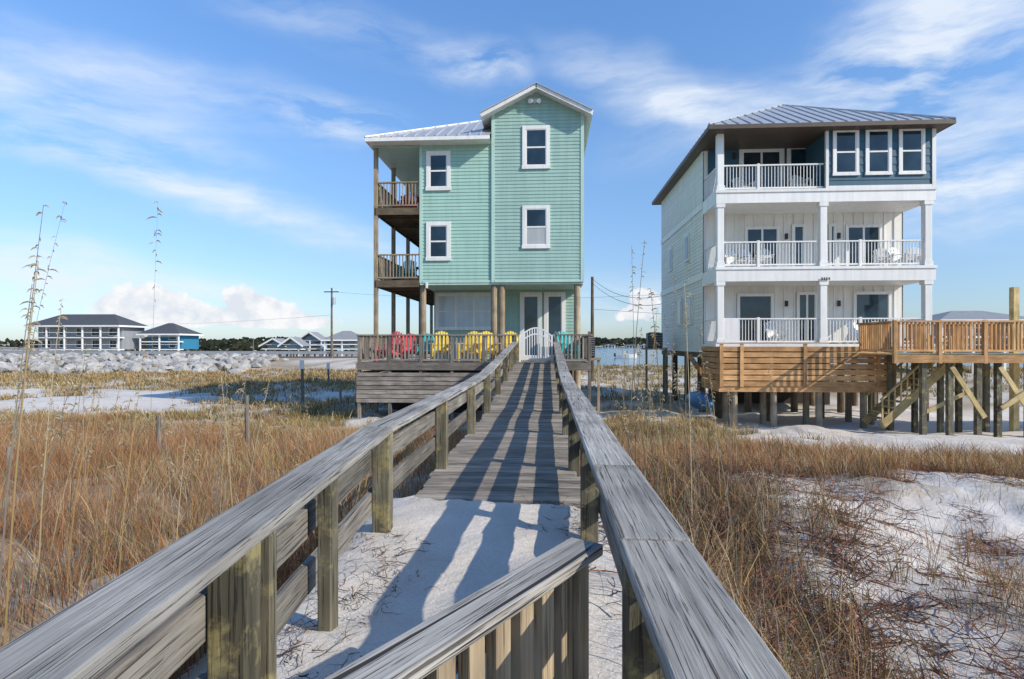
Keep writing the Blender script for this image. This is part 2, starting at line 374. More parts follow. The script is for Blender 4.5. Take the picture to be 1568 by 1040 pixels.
def window(g,x0,x1,z0,z1,Y,tw=.11,mid=True,vert=0,blind=False,trim='white',pre='window',gm='glass'):
    d=.05
    b=g(pre+'_trim',trim)
    b.ext(x0,x0+tw,Y-d,Y,z0,z1); b.ext(x1-tw,x1,Y-d,Y,z0,z1)
    b.ext(x0+tw,x1-tw,Y-d,Y,z1-tw,z1); b.ext(x0-.02,x1+.02,Y-d-.02,Y,z0-.02,z0+tw*.8)
    s=g(pre+'_sash','white'); sw=.035
    ix0,ix1,iz0,iz1=x0+tw,x1-tw,z0+tw*.8,z1-tw
    for a_,c_ in((ix0,ix0+sw),(ix1-sw,ix1)): s.ext(a_,c_,Y-.035,Y-.022,iz0,iz1)
    s.ext(ix0+sw,ix1-sw,Y-.035,Y-.022,iz1-sw,iz1); s.ext(ix0+sw,ix1-sw,Y-.035,Y-.022,iz0,iz0+sw)
    mz=(iz0+iz1)/2
    if mid: s.ext(ix0+sw,ix1-sw,Y-.040,Y-.022,mz-.03,mz+.03)
    for k in range(vert):
        xm=ix0+(ix1-ix0)*(k+1)/(vert+1); s.ext(xm-.04,xm+.04,Y-.037,Y-.022,iz0+sw,iz1-sw)
    gl=g(pre+'_glass',gm)
    if blind:
        g(pre+'_blind','blind').ext(ix0,ix1,Y-.024,Y-.018,iz0,mz); gl.ext(ix0,ix1,Y-.024,Y-.018,mz,iz1)
    else: gl.ext(ix0,ix1,Y-.024,Y-.018,iz0,iz1)
def hip_roof(g,X0,X1,Y0,Y1,Ze,tp,mat='roof',rib=.42,fascia='white',fh=.18,seams=True,pre='',cut=None):
    w=(X1-X0)/2; xm=(X0+X1)/2
    if Y1-Y0>=2*w: A1=(xm,Y0+w,Ze+tp*w); A2=(xm,Y1-w,Ze+tp*w); longY=True
    else:
        h=(Y1-Y0)/2; A1=(X0+h,(Y0+Y1)/2,Ze+tp*h); A2=(X1-h,(Y0+Y1)/2,Ze+tp*h); longY=False
    b=g(pre+'roof',mat); c=[(X0,Y0,Ze),(X1,Y0,Ze),(X1,Y1,Ze),(X0,Y1,Ze)]
    xe=X1 if cut is None else cut[0]; ye=Y0 if cut is None else cut[1]
    if cut:
        pt=(xe,Y0+(X1-xe),Ze+tp*(X1-xe))
        b.poly([c[0],(xe,Y0,Ze),pt,A1],.5); b.poly([pt,(X1,ye,Ze),c[2],A2,A1],.5); b.poly([c[2],c[3],A2],.5); b.poly([c[3],c[0],A1,A2],.5)
    elif longY:
        b.poly([c[0],c[1],A1],.5); b.poly([c[1],c[2],A2,A1],.5); b.poly([c[2],c[3],A2],.5); b.poly([c[3],c[0],A1,A2],.5)
    else:
        b.poly([c[0],c[1],A2,A1],.5); b.poly([c[1],c[2],A2],.5); b.poly([c[2],c[3],A1,A2],.5); b.poly([c[3],c[0],A1],.5)
    sf=g(pre+'soffit',fascia)
    sf.poly([(X0+.02,Y0+.02,Ze-fh+.01),(X0+.02,Y1-.02,Ze-fh+.01),(xe-.02,Y1-.02,Ze-fh+.01),(xe-.02,Y0+.02,Ze-fh+.01)])
    f=g(pre+'fascia',fascia); f.ext(X0,xe,Y0,Y0+.04,Ze-fh,Ze-.004); f.ext(X0,X1,Y1-.04,Y1,Ze-fh,Ze-.004); f.ext(X0,X0+.04,Y0+.04,Y1-.04,Ze-fh,Ze-.004); f.ext(X1-.04,X1,ye+.04,Y1-.04,Ze-fh,Ze-.004)
    if seams:
        rb=g(pre+'roof_seams',mat); lim=w if longY else (Y1-Y0)/2
        x=X0+rib/2
        while x<xe-.05:
            d=min(x-X0,X1-x,lim); rb.bar((x,Y0,Ze+.02),(x,Y0+d,Ze+tp*d+.02),.03,.05); x+=rib
        y=Y0+rib/2
        while y<Y1:
            d=min(y-Y0,Y1-y,w); rb.bar((X0,y,Ze+.02),(X0+d,y,Ze+tp*d+.02),.03,.05); y+=rib
        for cc in((c[0],) if cut else (c[0],c[1])): rb.bar((cc[0],cc[1],cc[2]+.03),(A1 if longY or cc is c[0] else A2),.10,.05)
def railing(g,part,mat,p0,p1,h=1.0,sp=.115,bw_=.035,topw=.09):
    b=g(part,mat); p0=Vector(p0);p1=Vector(p1);d=p1-p0;L=d.length;d.normalize()
    b.bar(p0+Vector((0,0,h)),p1+Vector((0,0,h)),topw,.05); b.bar(p0+Vector((0,0,.10)),p1+Vector((0,0,.10)),.05,.06)
    R=Matrix.Rotation(math.atan2(d.y,d.x),3,'Z')
    n=max(1,int(L/sp))
    for i in range(1,n):
        c=p0+d*(L*i/n); b.box((c.x,c.y,c.z+.13+(h-.155)/2),(bw_,bw_,h-.155),R)
def chair(name,loc,ang,mat,s=1.0):
    b=B(); b.M=Matrix.Translation(loc)@Matrix.Rotation(ang,4,'Z')@Matrix.Scale(s,4)
    for i in range(5): b.box((0,-.25+i*.11,.37-.028*i),(.52,.095,.022))
    for i in range(7):
        x=(i-3)*.078; top=1.02-.035*abs(i-3)**1.5*.6
        b.bar((x*.85,.24,.24),(x*1.12,.24+.33,top),.07,.02,up=(0,-1,.2))
    for sx in(-1,1):
        b.box((sx*.27,-.28,.29),(.03,.09,.58)); b.bar((sx*.255,-.30,.38),(sx*.255,.62,.05),.03,.11)
        b.box((sx*.32,-.02,.595),(.14,.74,.022)); b.box((sx*.30,.30,.42),(.03,.06,.36))
    b.bar((-.33,.36,.56),(.33,.36,.56),.03,.07); b.bar((-.27,.29,.3),(.27,.29,.3),.03,.07)
    return b.obj(name,mat,bevel=.006)
# ---------------------------------------------------------------- teal house
th=G('teal_beach_house'); YW=22.0
def tx(x,Y=YW): return PX(x,Y)
def tz(y,Y=YW): return PZ(760,y,Y)
TX0=tx(643);TXM=tx(754);TX1=tx(893); ZB=tz(432); ZE=tz(172); ZL=tz(211)
tanp=.5; hw=(TX1-TXM)/2
th('core_walls','teal').ext(TX0+.03,TX1-.03,YW+.03,33,ZB,ZL-.02)
th('core_walls','teal').ext(TXM+.03,TX1-.03,YW+.04,27.5,ZL-.03,ZE-.03)
lap(th('siding_left','teal'),TX0,TXM,ZB,ZL,YW)
gap=lambda z:max(0,(z-ZE)/tanp)
lap(th('siding_tower','teal2'),lambda z:TXM+gap(z),lambda z:TX1-gap(z),ZB,ZE+hw*tanp,YW-.04)
lapx(th('siding_side','teal2'),YW-.03,33,ZB,ZE,TX1,1); lapx(th('siding_side','teal2'),YW-.03,27.5,ZL-1,ZE,TXM,-1)
lapx(th('siding_left_side','teal'),YW,33,ZB,ZL,TX0,-1)
tr=th('corner_trim','tealtrim')
for x0,x1,zt,yy in((TX0-.01,TX0+.10,ZL,YW-.035),(TXM-.03,TXM+.09,ZE,YW-.075),(TX1-.10,TX1+.03,ZE,YW-.075)): tr.ext(x0,x1,yy,yy+.1,ZB-.02,zt-.01)
th('band_trim','tealtrim').ext(TX0+.11,TXM-.035,YW-.045,YW-.022,ZB-.02,ZB+.07)
th('band_trim','tealtrim').ext(TXM+.10,TX1-.11,YW-.085,YW-.062,ZB-.02,ZB+.07)
th('porch_ceiling','tealtrim').ext(TX0,TX1,YW-.02,25,ZB-.10,ZB-.03)
gx0=tx(736,21.55);gx1=tx(907.5,21.55);gm=(gx0+gx1)/2; gtz=PZ(820,129,21.55); gez=PZ(820,172,21.55)
for sx,xe in((-1,gx0),(1,gx1)):
    a1=(xe,21.55,gez);a2=(gm,21.55,gtz);a3=(gm,27.8,gtz);a4=(xe,27.8,gez)
    th('tower_roof','roof').poly([a1,a2,a3,a4],.5)
    th('tower_soffit','white').poly([(p_[0],p_[1]+.01,p_[2]-.12) for p_ in(a1,a2,a3,a4)],.5)
    th('rake_trim','white').bar((xe,21.53,gez-.07),(gm,21.53,gtz-.07),.05,.15,up=(0,0,1))
    th('rake_trim','white').bar((xe-sx*.02,21.55,gez-.08),(xe-sx*.02,27.8,gez-.08),.04,.15)
    th('tower_roof_edge','roof').bar((xe,21.50,gez+.02),(gm,21.50,gtz+.02),.10,.03)
th('tower_gable_back','teal2').poly([(gx0+.3,27.5,gez-.1),(gx1-.3,27.5,gez-.1),(gm,27.5,gtz-.15)])
hx0=tx(558,21.3)
hip_roof(th,hx0,1.45,21.35,34,PZ(650,209,21.35),.53,fascia='white',fh=.14,cut=(TXM-.04,27.8))
for (a_,b_,c_,d_,bl) in((653,690,230,290,False),(653,690,339,398,False)): window(th,tx(a_),tx(b_),tz(d_),tz(c_),YW-.01,blind=bl,tw=.14)
for (a_,b_,c_,d_,bl) in((800,842,195,260,False),(800,842,316,381,True)): window(th,tx(a_),tx(b_),tz(d_),tz(c_),YW-.05,blind=bl,tw=.14)
fl=th('flood_light','white'); fl.cyl((tx(818),YW-.04,tz(158)),(tx(818),YW-.12,tz(158)),.08); fl.cyl((tx(816),YW-.12,tz(158)),(tx(812),YW-.28,tz(161)),.05,.09); fl.cyl((tx(820),YW-.12,tz(158)),(tx(826),YW-.28,tz(161)),.05,.09)
YP=24.3; DZ=.64
lap(th('porch_wall_siding','teal2'),TX0+.1,TX1-.1,DZ,ZB-.1,YP)
th('porch_wall','teal2').ext(TX0+.1,TX1-.1,YP+.003,33,DZ-.4,ZB-.1)
pz=lambda y:PZ(760,y,YP)
window(th,PX(667,YP),PX(757,YP),pz(505),pz(448),YP-.01,vert=2,mid=True,pre='porch_window',gm='blindlight')
for a_,b_ in((796,830),(833,866)):
    window(th,PX(a_,YP),PX(b_,YP),DZ+.02,pz(448),YP-.01,tw=.16,mid=False,pre='porch_door')
def rpost(g,part,mat,x,y,z0,z1,r=.12): g(part,mat,smooth=False).cyl((x,y,z0),(x+random.uniform(-.02,.02),y,z1),r,r*.92,12)
for xx in(648,757,768,884):
    rpost(th,'round_piles','tan',PX(xx,YW+.15),YW+.15,-2,ZB-.03,.135)
for yy in(26,29,32):
    for xx in(TX0+.2,-1.8,TX1-.2): rpost(th,'round_piles','tan',xx,yy,-2.2,DZ,.14)
th('downspout','white').bar((tx(654),YW-.06,ZB),(tx(654),YW-.06,tz(441)),.07,.09)
BX=tx(576); zf3=tz(316);zf2=tz(428)
for zf in(zf2,zf3):
    fb=th('balcony_floor','brownjoist'); fb.ext(BX,TX0-.03,YW,33,zf-.05,zf)
    jb=th('balcony_joists','brownjoist'); jb.ext(BX-.02,TX0-.03,YW-.04,YW,zf-.28,zf-.01); jb.ext(BX-.04,BX,YW-.04,33,zf-.28,zf-.01)
    y=YW+.4
    while y<33: jb.ext(BX+.01,TX0-.04,y,y+.04,zf-.25,zf-.052); y+=.4
    railing(th,'balcony_railings','tan',(BX+.05,YW+.03,zf),(TX0-.06,YW+.03,zf),h=1.0,sp=.125)
    railing(th,'balcony_railings','tan',(BX+.03,YW+.1,zf),(BX+.03,33,zf),h=1.0,sp=.16)
for i,yy in enumerate([YW+.05,24.6,27.2,29.9,32.8]):
    th('balcony_posts','tan').box((BX-.02,yy-.0,(PZ(600,222,21.9)-2)/2),(.15,.15,PZ(600,222,21.9)+2))
th('balcony_ceiling','tealtrim').ext(BX-.1,TX0-.03,YW-.1,33,tz(222)-.03,tz(222))
th('porch_beam','tan').ext(BX-.1,TX0-.03,YW-.08,YW+.06,tz(222)+.01,tz(214))
for k in range(14):
    th('balcony_stairs','brownjoist').box((BX+1.1,28.8+k*.26,zf2+.2+k*.19),(.95,.28,.04))
DX0=PX(547,19.9); DX1=PX(905,19.9); DY=19.9; GX0=-1.03; GX1=.22
for yy in np.arange(DY+.07,24.3,.145): th('deck_boards','deck').box(((DX0+DX1)/2,yy,DZ-.02),(DX1-DX0,.138,.038))
th('deck_rim','grayfence').ext(DX0,DX1,DY-.05,DY,DZ-.26,DZ-.005)
th('deck_rim','grayfence').ext(DX0-.05,DX0,DY-.05,24.6,DZ-.26,DZ-.005)
railing(th,'deck_railings','grayfence',(DX0,DY+.04,DZ),(GX0-.05,DY+.04,DZ),h=.98,sp=.13,bw_=.055,topw=.14)
railing(th,'deck_railings','grayfence',(GX1+.1,DY+.04,DZ),(DX1,DY+.04,DZ),h=.98,sp=.13,bw_=.055,topw=.14)
railing(th,'deck_railings','grayfence',(DX0,DY+.1,DZ),(DX0,24.5,DZ),h=.98,sp=.13,bw_=.055,topw=.14)
railing(th,'deck_railings','grayfence',(DX1,DY+.1,DZ),(DX1,24.5,DZ),h=.98,sp=.13,bw_=.055,topw=.14)
for xx in np.linspace(DX0+.06,GX0-.1,6): th('deck_posts','grayfence').ext(xx-.05,xx+.05,DY-.01,DY+.12,-2,DZ+1.0)
for xx in(GX1+.08,DX1-.05): th('deck_posts','grayfence').ext(xx-.05,xx+.05,DY-.01,DY+.12,-2,DZ+1.1)
zz=DZ-.42
while zz>PZ(600,618,DY):
    th('deck_skirt','grayfence').ext(DX0-.02,-1.35,DY-.035,DY-.012,zz-.065,zz+.065); th('deck_skirt','grayfence').ext(DX0-.07,DX0-.045,DY,24.5,zz-.065,zz+.065); zz-=.155
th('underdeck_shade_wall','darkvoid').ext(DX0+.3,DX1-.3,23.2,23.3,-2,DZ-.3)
th.done()
gg=G('white_garden_gate'); gy_=20.35; gw=(GX1-GX0-.1); 
gb=gg('pickets','white')
n=13
for i in range(n+1):
    t=i/n; x=GX0+.05+gw*t; top=DZ+.92+.30*math.sin(math.pi*t)
    gb.ext(x-.018,x+.018,gy_-.018,gy_+.018,DZ+.06,top)
for i in range(16):
    t0=i/16;t1=(i+1)/16
    for o in(0,-.22): gg('arch','white').bar((GX0+.05+gw*t0,gy_,DZ+.94+o+.30*math.sin(math.pi*t0)),(GX0+.05+gw*t1,gy_,DZ+.94+o+.30*math.sin(math.pi*t1)),.05,.045)
gg('frame','white').ext(GX0+.02,GX0+.09,gy_-.03,gy_+.03,DZ+.02,DZ+.99); gg('frame','white').ext(GX1-.09,GX1-.02,gy_-.03,gy_+.03,DZ+.02,DZ+.99)
gg('frame','white').ext(GX0+.09,GX1-.09,gy_-.025,gy_+.025,DZ+.09,DZ+.15)
gg.done()
chair('adirondack_chair',(PX(677,21.2),21.0,DZ+.02),math.pi*.05,'yellowp',1.12); chair('adirondack_chair',(PX(719,21.2),21.1,DZ+.02),-.15,'yellowp',1.12)
chair('adirondack_chair',(PX(747,21.2),21.2,DZ+.02),.2,'yellowp',1.12); chair('adirondack_chair',(PX(782,22.4),22.6,DZ+.02),.1,'yellowp',1.15)
chair('adirondack_chair',(PX(592,21),21.2,DZ+.02),-.3,'redp',1.12); chair('adirondack_chair',(PX(622,21),21.6,DZ+.02),.2,'redp',1.05); chair('adirondack_chair',(PX(648,21),21.4,DZ+.02),.1,'tealp',1.05); chair('adirondack_chair',(PX(868,21.4),21.2,DZ+.02),.3,'tealp',1.12)
chair('adirondack_chair',(PX(629,23),23.0,zf3),.2,'redp'); chair('adirondack_chair',(PX(608,23.6),24.2,zf3),.2,'redp'); chair('adirondack_chair',(PX(627,23),22.9,zf2),.2,'tealp'); chair('adirondack_chair',(PX(606,24),24.3,zf2),.3,'tealp')
def hvac(xp,Y,z0):
    ac=G('air_conditioner'); ax=PX(xp,Y)
    ac('cabinet','black',bevel=.03).box((ax,Y+.4,z0+.4),(.75,.75,.8)); ac('fan_guard','metal').cyl((ax,Y+.4,z0+.8),(ax,Y+.4,z0+.83),.3,n=20)
    for k in range(8): ac('louvres','metal').ext(ax-.34,ax+.34,Y+.005,Y+.02,z0+.1+k*.09,z0+.12+k*.09)
    ac('platform','tan').ext(ax-.6,ax+.6,Y-.2,Y+1,z0-.09,z0-.01)
    for sx in(-.5,.5): ac('platform','tan').ext(ax+sx-.05,ax+sx+.05,Y-.15,Y-.05,-2,z0-.09)
    ac.done()
hvac(897,23.0,.75); hvac(1004,30.5,1.1)
# ---------------------------------------------------------------- white house
wh=G('white_beach_house'); YF=22.9; YR=24.9
wx=lambda x,Y=YF:PX(x,Y)
wz=lambda y,Y=YF:PZ(1262,y,Y)
W0=wx(1098);W1=wx(1432); z1=wz(527);z2b=wz(430);z2t=wz(408);z3b=wz(309);z3t=wz(289);ze=wz(190)
Yb=33.8
wh('house_core','whitewall').ext(W0+.03,W1-.03,YR+.02,Yb,z1,ze-.1)
lapx(wh('side_siding','whitewall'),YR,Yb,z1-.35,ze-.1,W0,-1,.16)
lapx(wh('side_siding','whitewall'),YR,Yb,z1-.35,ze-.1,W1,1,.16)
for zb_,zt_ in((z2b,z2t),(z3b,z3t),(wz(537),z1)):
    wh('floor_bands','white').ext(W0-.03,W1+.03,YF,YR+.02,zb_,zt_)
    wh('floor_band_lip','white').ext(W0-.06,W1+.06,YF-.04,YF-.002,zt_-.10,zt_+.01)
for zb_,zt_ in((z2b,z2t),(z3b,z3t)): wh('floor_band_side','white').ext(W0-.05,W0-.025,YR+.02,Yb,zt_-.25,zt_)
for za,zb_ in((z1,z2b),(z2t,z3b)):
    x=W0+.1
    while x<W1-.05: wh('battens','white').ext(x,x+.05,YR-.022,YR+.018,za,zb_); x+=.41
XN=wx(1268)
wh('navy_walls','navy').ext(XN,W1-.06,YF+.02,YR+.02,z3t+.01,ze-.1)
lap(wh('navy_siding','navy'),XN+.02,W1-.08,z3t+.02,ze-.1,YF+.018,.3)
wh('navy_recess','navy').ext(W0+.2,XN,YR-.02,YR+.018,z3t+.01,ze-.1)
wh('corner_boards','white').ext(XN-.09,XN+.015,YF-.03,YF+.08,z3t+.01,ze-.12); wh('corner_boards','white').ext(W1-.12,W1+.02,YF-.03,YF+.1,z3t+.012,ze-.12)
wh('base_board','white').ext(XN+.02,W1-.13,YF-.03,YF+.01,z3t+.012,z3t+.1)
for a_,b_ in((1275,1315),(1325,1365),(1376,1416)): window(wh,wx(a_),wx(b_),wz(269),wz(198),YF+.01,tw=.11)
for xx in(1104,1262,1423):
    for za,zb_ in((z1,z2b),(z2t,z3b),(z3t,ze-.12)):
        if xx!=1104 and za==z3t: continue
        cx=wx(xx); wh('porch_posts','white',bevel=.01).ext(cx-.13,cx+.13,YF+.03,YF+.29,za,zb_-.001)
        wh('post_caps','white').ext(cx-.17,cx+.17,YF+.003,YF+.32,zb_-.16,zb_-.003)
        wh('post_caps','white').ext(cx-.16,cx+.16,YF+.005,YF+.31,za+.002,za+.2)
wh('eave_beam','white').ext(W0,XN-.1,YF+.03,YF+.25,ze-.26,ze-.14)
railing(wh,'porch_railings','white',(wx(1110),YF+.14,z3t),(XN-.12,YF+.14,z3t),h=1.0,sp=.12,bw_=.022)
railing(wh,'porch_railings','white',(wx(1110),YF+.14,z2t),(wx(1417),YF+.14,z2t),h=1.0,sp=.12,bw_=.022)
railing(wh,'porch_railings','white',(wx(1110),YF+.14,z1),(wx(1417),YF+.14,z1),h=1.0,sp=.12,bw_=.022)
for xx in(1163,1320): 
    for zz in (z1,z2t)+((z3t,) if xx<1200 else ()): wh('rail_posts','white').ext(wx(xx)-.05,wx(xx)+.05,YF+.09,YF+.19,zz,zz+1.06)
for zz in(z1,z2t,z3t): railing(wh,'porch_railings','white',(W0+.1,YF+.35,zz),(W0+.1,YR-.05,zz),h=1.0,sp=.12,bw_=.022)
wh('privacy_panel','white').ext(wx(1106),wx(1132),YF+.05,YF+.09,z1+.02,z1+1.0)
rx=lambda x:PX(x,YR)
rz=lambda y:PZ(1262,y,YR)
for (a_,b_,zt_,fl_,v) in((1140,1193,346,z2t,1),(1212,1233,343,z2t,0),(1268,1280,343,z2t,0),(1294,1349,345,z2t,1),(1128,1184,449,z1,0),(1219,1251,447,z1,1),(1306,1363,447,z1,0)):
    window(wh,rx(a_),rx(b_),fl_+.05,rz(zt_),YR-.03,tw=.09,mid=False,vert=v,pre='patio_door')
window(wh,rx(1131),rx(1200),z3t+.05,rz(225),YR-.03,tw=.16,mid=False,vert=1,pre='patio_door')
window(wh,rx(1204),rx(1239),z3t+.05,rz(222),YR-.03,tw=.14,mid=False,vert=0,pre='patio_door')
for (xx,yy) in((1203,465),(1283,465),(1203,362),(1283,362),(1124,237)):
    wh('wall_lanterns','black').ext(rx(xx)-.05,rx(xx)+.05,YR-.14,YR-.04,rz(yy)-.12,rz(yy)+.12)
for (ya,yb_,za,zb_) in((26.6,27.5,z1+.9,z1+2.3),(28.6,29.5,z1+.9,z1+2.3),(30.9,31.7,z2t+.9,z2t+2.2),(27.2,28.0,z2t+.9,z2t+2.2)):
    wh('side_window_trim','white').ext(W0-.07,W0-.0,ya,yb_,za,zb_); wh('side_window_glass','glass').ext(W0-.08,W0-.071,ya+.12,yb_-.12,za+.12,zb_-.12)
wh('porch_soffit','white').ext(W0,XN,YF+.2,YR,ze-.14,ze-.11)
ex0=wx(1086,22.4)-.02;ex1=PX(1463,22.4)
hip_roof(wh,ex0,ex1,22.35,34.4,PZ(1262,187,22.35),.56,fascia='bronze',fh=.16,rib=.45)
for k in range(4): wh('house_number','black').box((wx(1258)+k*.09,YF-.046,wz(427)),(.05,.012,.10))
for xx in np.linspace(W0+.15,W1-.2,5):
    for yy in(23.2,25.6,28.3,31,33.5): wh('foundation_piles','brownjoist').cyl((xx,yy,-2.4),(xx,yy,wz(537)),.15,.14,10)
wh('floor_beams','brownjoist').ext(W0,W1,25.4,Yb,z1-.6,z1-.36)
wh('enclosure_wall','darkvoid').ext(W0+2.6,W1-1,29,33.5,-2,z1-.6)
wh('knee_brace','orange').bar((wx(1056),22.9,wz(545)),(wx(1094),22.9,wz(600)),.12,.16)
SY=20.6; s0=PX(1101,SY);s1=PX(1371,SY); sz0=PZ(1240,592,SY); sz1=PZ(1240,529,SY)
zz=sz0+.09
while zz<sz1:
    o=wh('slatted_deck_screen','orange'); o.ext(s0,s1,SY-.03,SY,zz-.085,zz+.085)
    wh('slatted_deck_screen','orange').ext(s0-.03,s0,SY,22.8,zz-.085,zz+.085); zz+=.205
for xx in(1104,1135,1232,1344,1368): wh('screen_posts','orange').ext(PX(xx,SY)-.06,PX(xx,SY)+.06,SY-.075,SY-.032,sz0-.02,sz1+.05)
wh('screen_cap','orange').ext(s0-.05,s1+.05,SY-.1,SY+.05,sz1+.055,sz1+.10)
wh('lower_deck','orange').ext(s0,s1,SY+.01,22.88,sz0-.2,sz0-.0)
for yy in(SY+.2,21.8):
    for xx in(1127,1188,1258,1327,1364): wh('deck_piles','tan').cyl((PX(xx,SY),yy,-2.4),(PX(xx,SY),yy,sz0-.2),.12,.11,10)
wh.done()
for (xx,yy,zf,an) in((1240,24.0,z3t,.5),(1222,23.8,z3t,-.2),(1150,24.0,z2t,.2),(1170,23.9,z2t,-.3),(1128,23.9,z2t,.3),(1385,23.9,z2t,.3),(1352,24.0,z2t,-.4),(1402,23.9,z2t,-.4),(1320,23.9,z1,.3),(1345,24.0,z1,-.3),(1140,24.0,z3t,.2),(1190,23.9,z1,.2)):
    chair('porch_chair',(PX(xx,yy),yy,zf),an,'white',.95)
cw=G('cedar_boardwalk'); CY=18.6; c0=PX(1370,CY); c1=c0+14; cz=PZ(1460,542,CY)
railing(cw,'railings','orange',(c0,CY,cz),(c1,CY,cz),h=1.02,sp=.125,bw_=.045,topw=.14)
railing(cw,'railings','yellow',(c0+1.2,CY+2.0,cz),(c1,CY+2.0,cz),h=1.02,sp=.125,bw_=.045,topw=.14)
railing(cw,'railings','orange',(c0,CY+.1,cz),(c0,20.7,cz),h=1.02,sp=.125,bw_=.045,topw=.14)
for xx in np.arange(c0,c1,1.35): cw('rail_posts','orange').ext(xx-.05,xx+.05,CY-.06,CY+.05,cz-.3,cz+1.06)
for yy in np.arange(CY+.05,22.8,.15): cw('deck_boards','yellow').ext(c0,c1 if yy<CY+2 else c0+1.6,yy,yy+.14,cz-.04,cz)
cw('rim_joist','orange').ext(c0-.02,c1,CY-.055,CY-.002,cz-.28,cz-.042)
for i,xx in enumerate([c0+.95,c0+1.75,c0+2.6,c0+3.2,c0+4.1,c0+5.6,c0+8]):
    for yy in(CY+.15,CY+1.85): cw('support_posts','post' if i%3==0 else 'yellow').ext(xx-.075,xx+.075,yy-.075,yy+.075,-2.4,cz-.05)
for i,xx in enumerate([c0+1.75,c0+3.2]): cw('braces','yellow').bar((xx,CY+.06,cz-.4),(xx+1.0,CY+.06,-1.0),.05,.14)
cw('braces','grayfence').bar((c0+3.2,CY+.0,-.7),(c0+4.7,CY+.0,.35),.05,.16)
cw('braces','yellow').bar((c0+1.0,CY+.24,-.9),(c0+2.6,CY+.24,-.1),.05,.12)
for k in range(11):
    xx=c0+2.3-k*.2; zz=cz-.3-k*.19
    cw('stairs','yellow').box((xx,20.2,zz),(.26,1.0,.04))
for yy in(19.7,20.7):
    cw('stair_stringers','yellow').bar((c0+2.5,yy,cz-.25),(c0+.2,yy,cz-.25-2.19),.05,.26)
    cw('stair_rails','yellow').bar((c0+2.5,yy,cz+.62),(c0+.2,yy,cz+.62-2.19),.09,.05)
    for k in range(0,12): cw('stair_rails','yellow').box((c0+2.45-k*.2,yy,cz+.15-k*.19),(.04,.04,.85))
cw('tall_post','yellow').ext(PX(1553,20.4)-.09,PX(1553,20.4)+.09,20.3,20.5,-2,PZ(1553,440,20.4))
cw.done()
ky=B()
kx=PX(1060,23.5); n=14;rings=[]
for i in range(n+1):
    t=i/n; r=.46*math.sin(math.pi*min(max(t,.02),.98))**.6
    rings.append([(kx+math.cos(a_)*r*.9,22.4+(t-.5)*3.0,-1.25+.38+math.sin(a_)*r*.75) for a_ in np.linspace(0,2*math.pi,12,endpoint=False)])
vs=[v for r in rings for v in r]; fs=[(i*12+j,i*12+(j+1)%12,(i+1)*12+(j+1)%12,(i+1)*12+j) for i in range(n) for j in range(12)]+[tuple(range(11,-1,-1)),tuple(n*12+j for j in range(12))]
ky.add(vs,fs,[tuple(v) for v in vs]); ky.obj('kayak','bluep',smooth=True)
# ---------------------------------------------------------------- distant things
rd=B(); ry0,ry1=75,82
rd.poly([(-400,ry0,-.52),(-9,ry0,-.52),(-9,ry1,-.52),(-400,ry1,-.52)]); rd.obj('road','asphalt')
rl=B()
for yy in(ry0+.4,ry1-.5): rl.poly([(-400,yy,-.514),(-9,yy,-.514),(-9,yy+.14,-.514),(-400,yy+.14,-.514)])
x=-400
while x<-10: rl.poly([(x,78.4,-.514),(x+3,78.4,-.514),(x+3,78.55,-.514),(x,78.55,-.514)]); x+=9
rl.obj('road_markings','linewhite')
gr=G('guard_rail')
for yy in(74.2,83):
    gr('beam','metal').ext(-200,-10,yy,yy+.06,-.05,.25)
    for x in np.arange(-120,-10,2): gr('posts','brownjoist').ext(x-.08,x+.08,yy+.06,yy+.22,-.9,.25)
gr.done()
br=G('concrete_bridge')
bx1=PX(75,84); 
for k in range(7):
    xa=bx1-k*8; xb=xa-8; za=.0+.25*k; zb_=.0+.25*(k+1)
    br('deck','concrete').bar((xa,88,za-.3),(xb,88,zb_-.3),8,.6); br('parapet','concrete').bar((xa,84.1,za+.5),(xb,84.1,zb_+.5),.25,.25)
    for j in range(4): 
        t=j/4; br('parapet_posts','concrete').ext(xa-8*t-.15,xa-8*t+.15,84,84.2,za,za+.45+.25*t)
    br('piers','concrete').ext(xb-.3,xb+.3,85,91,-3,zb_-.5)
br.done()
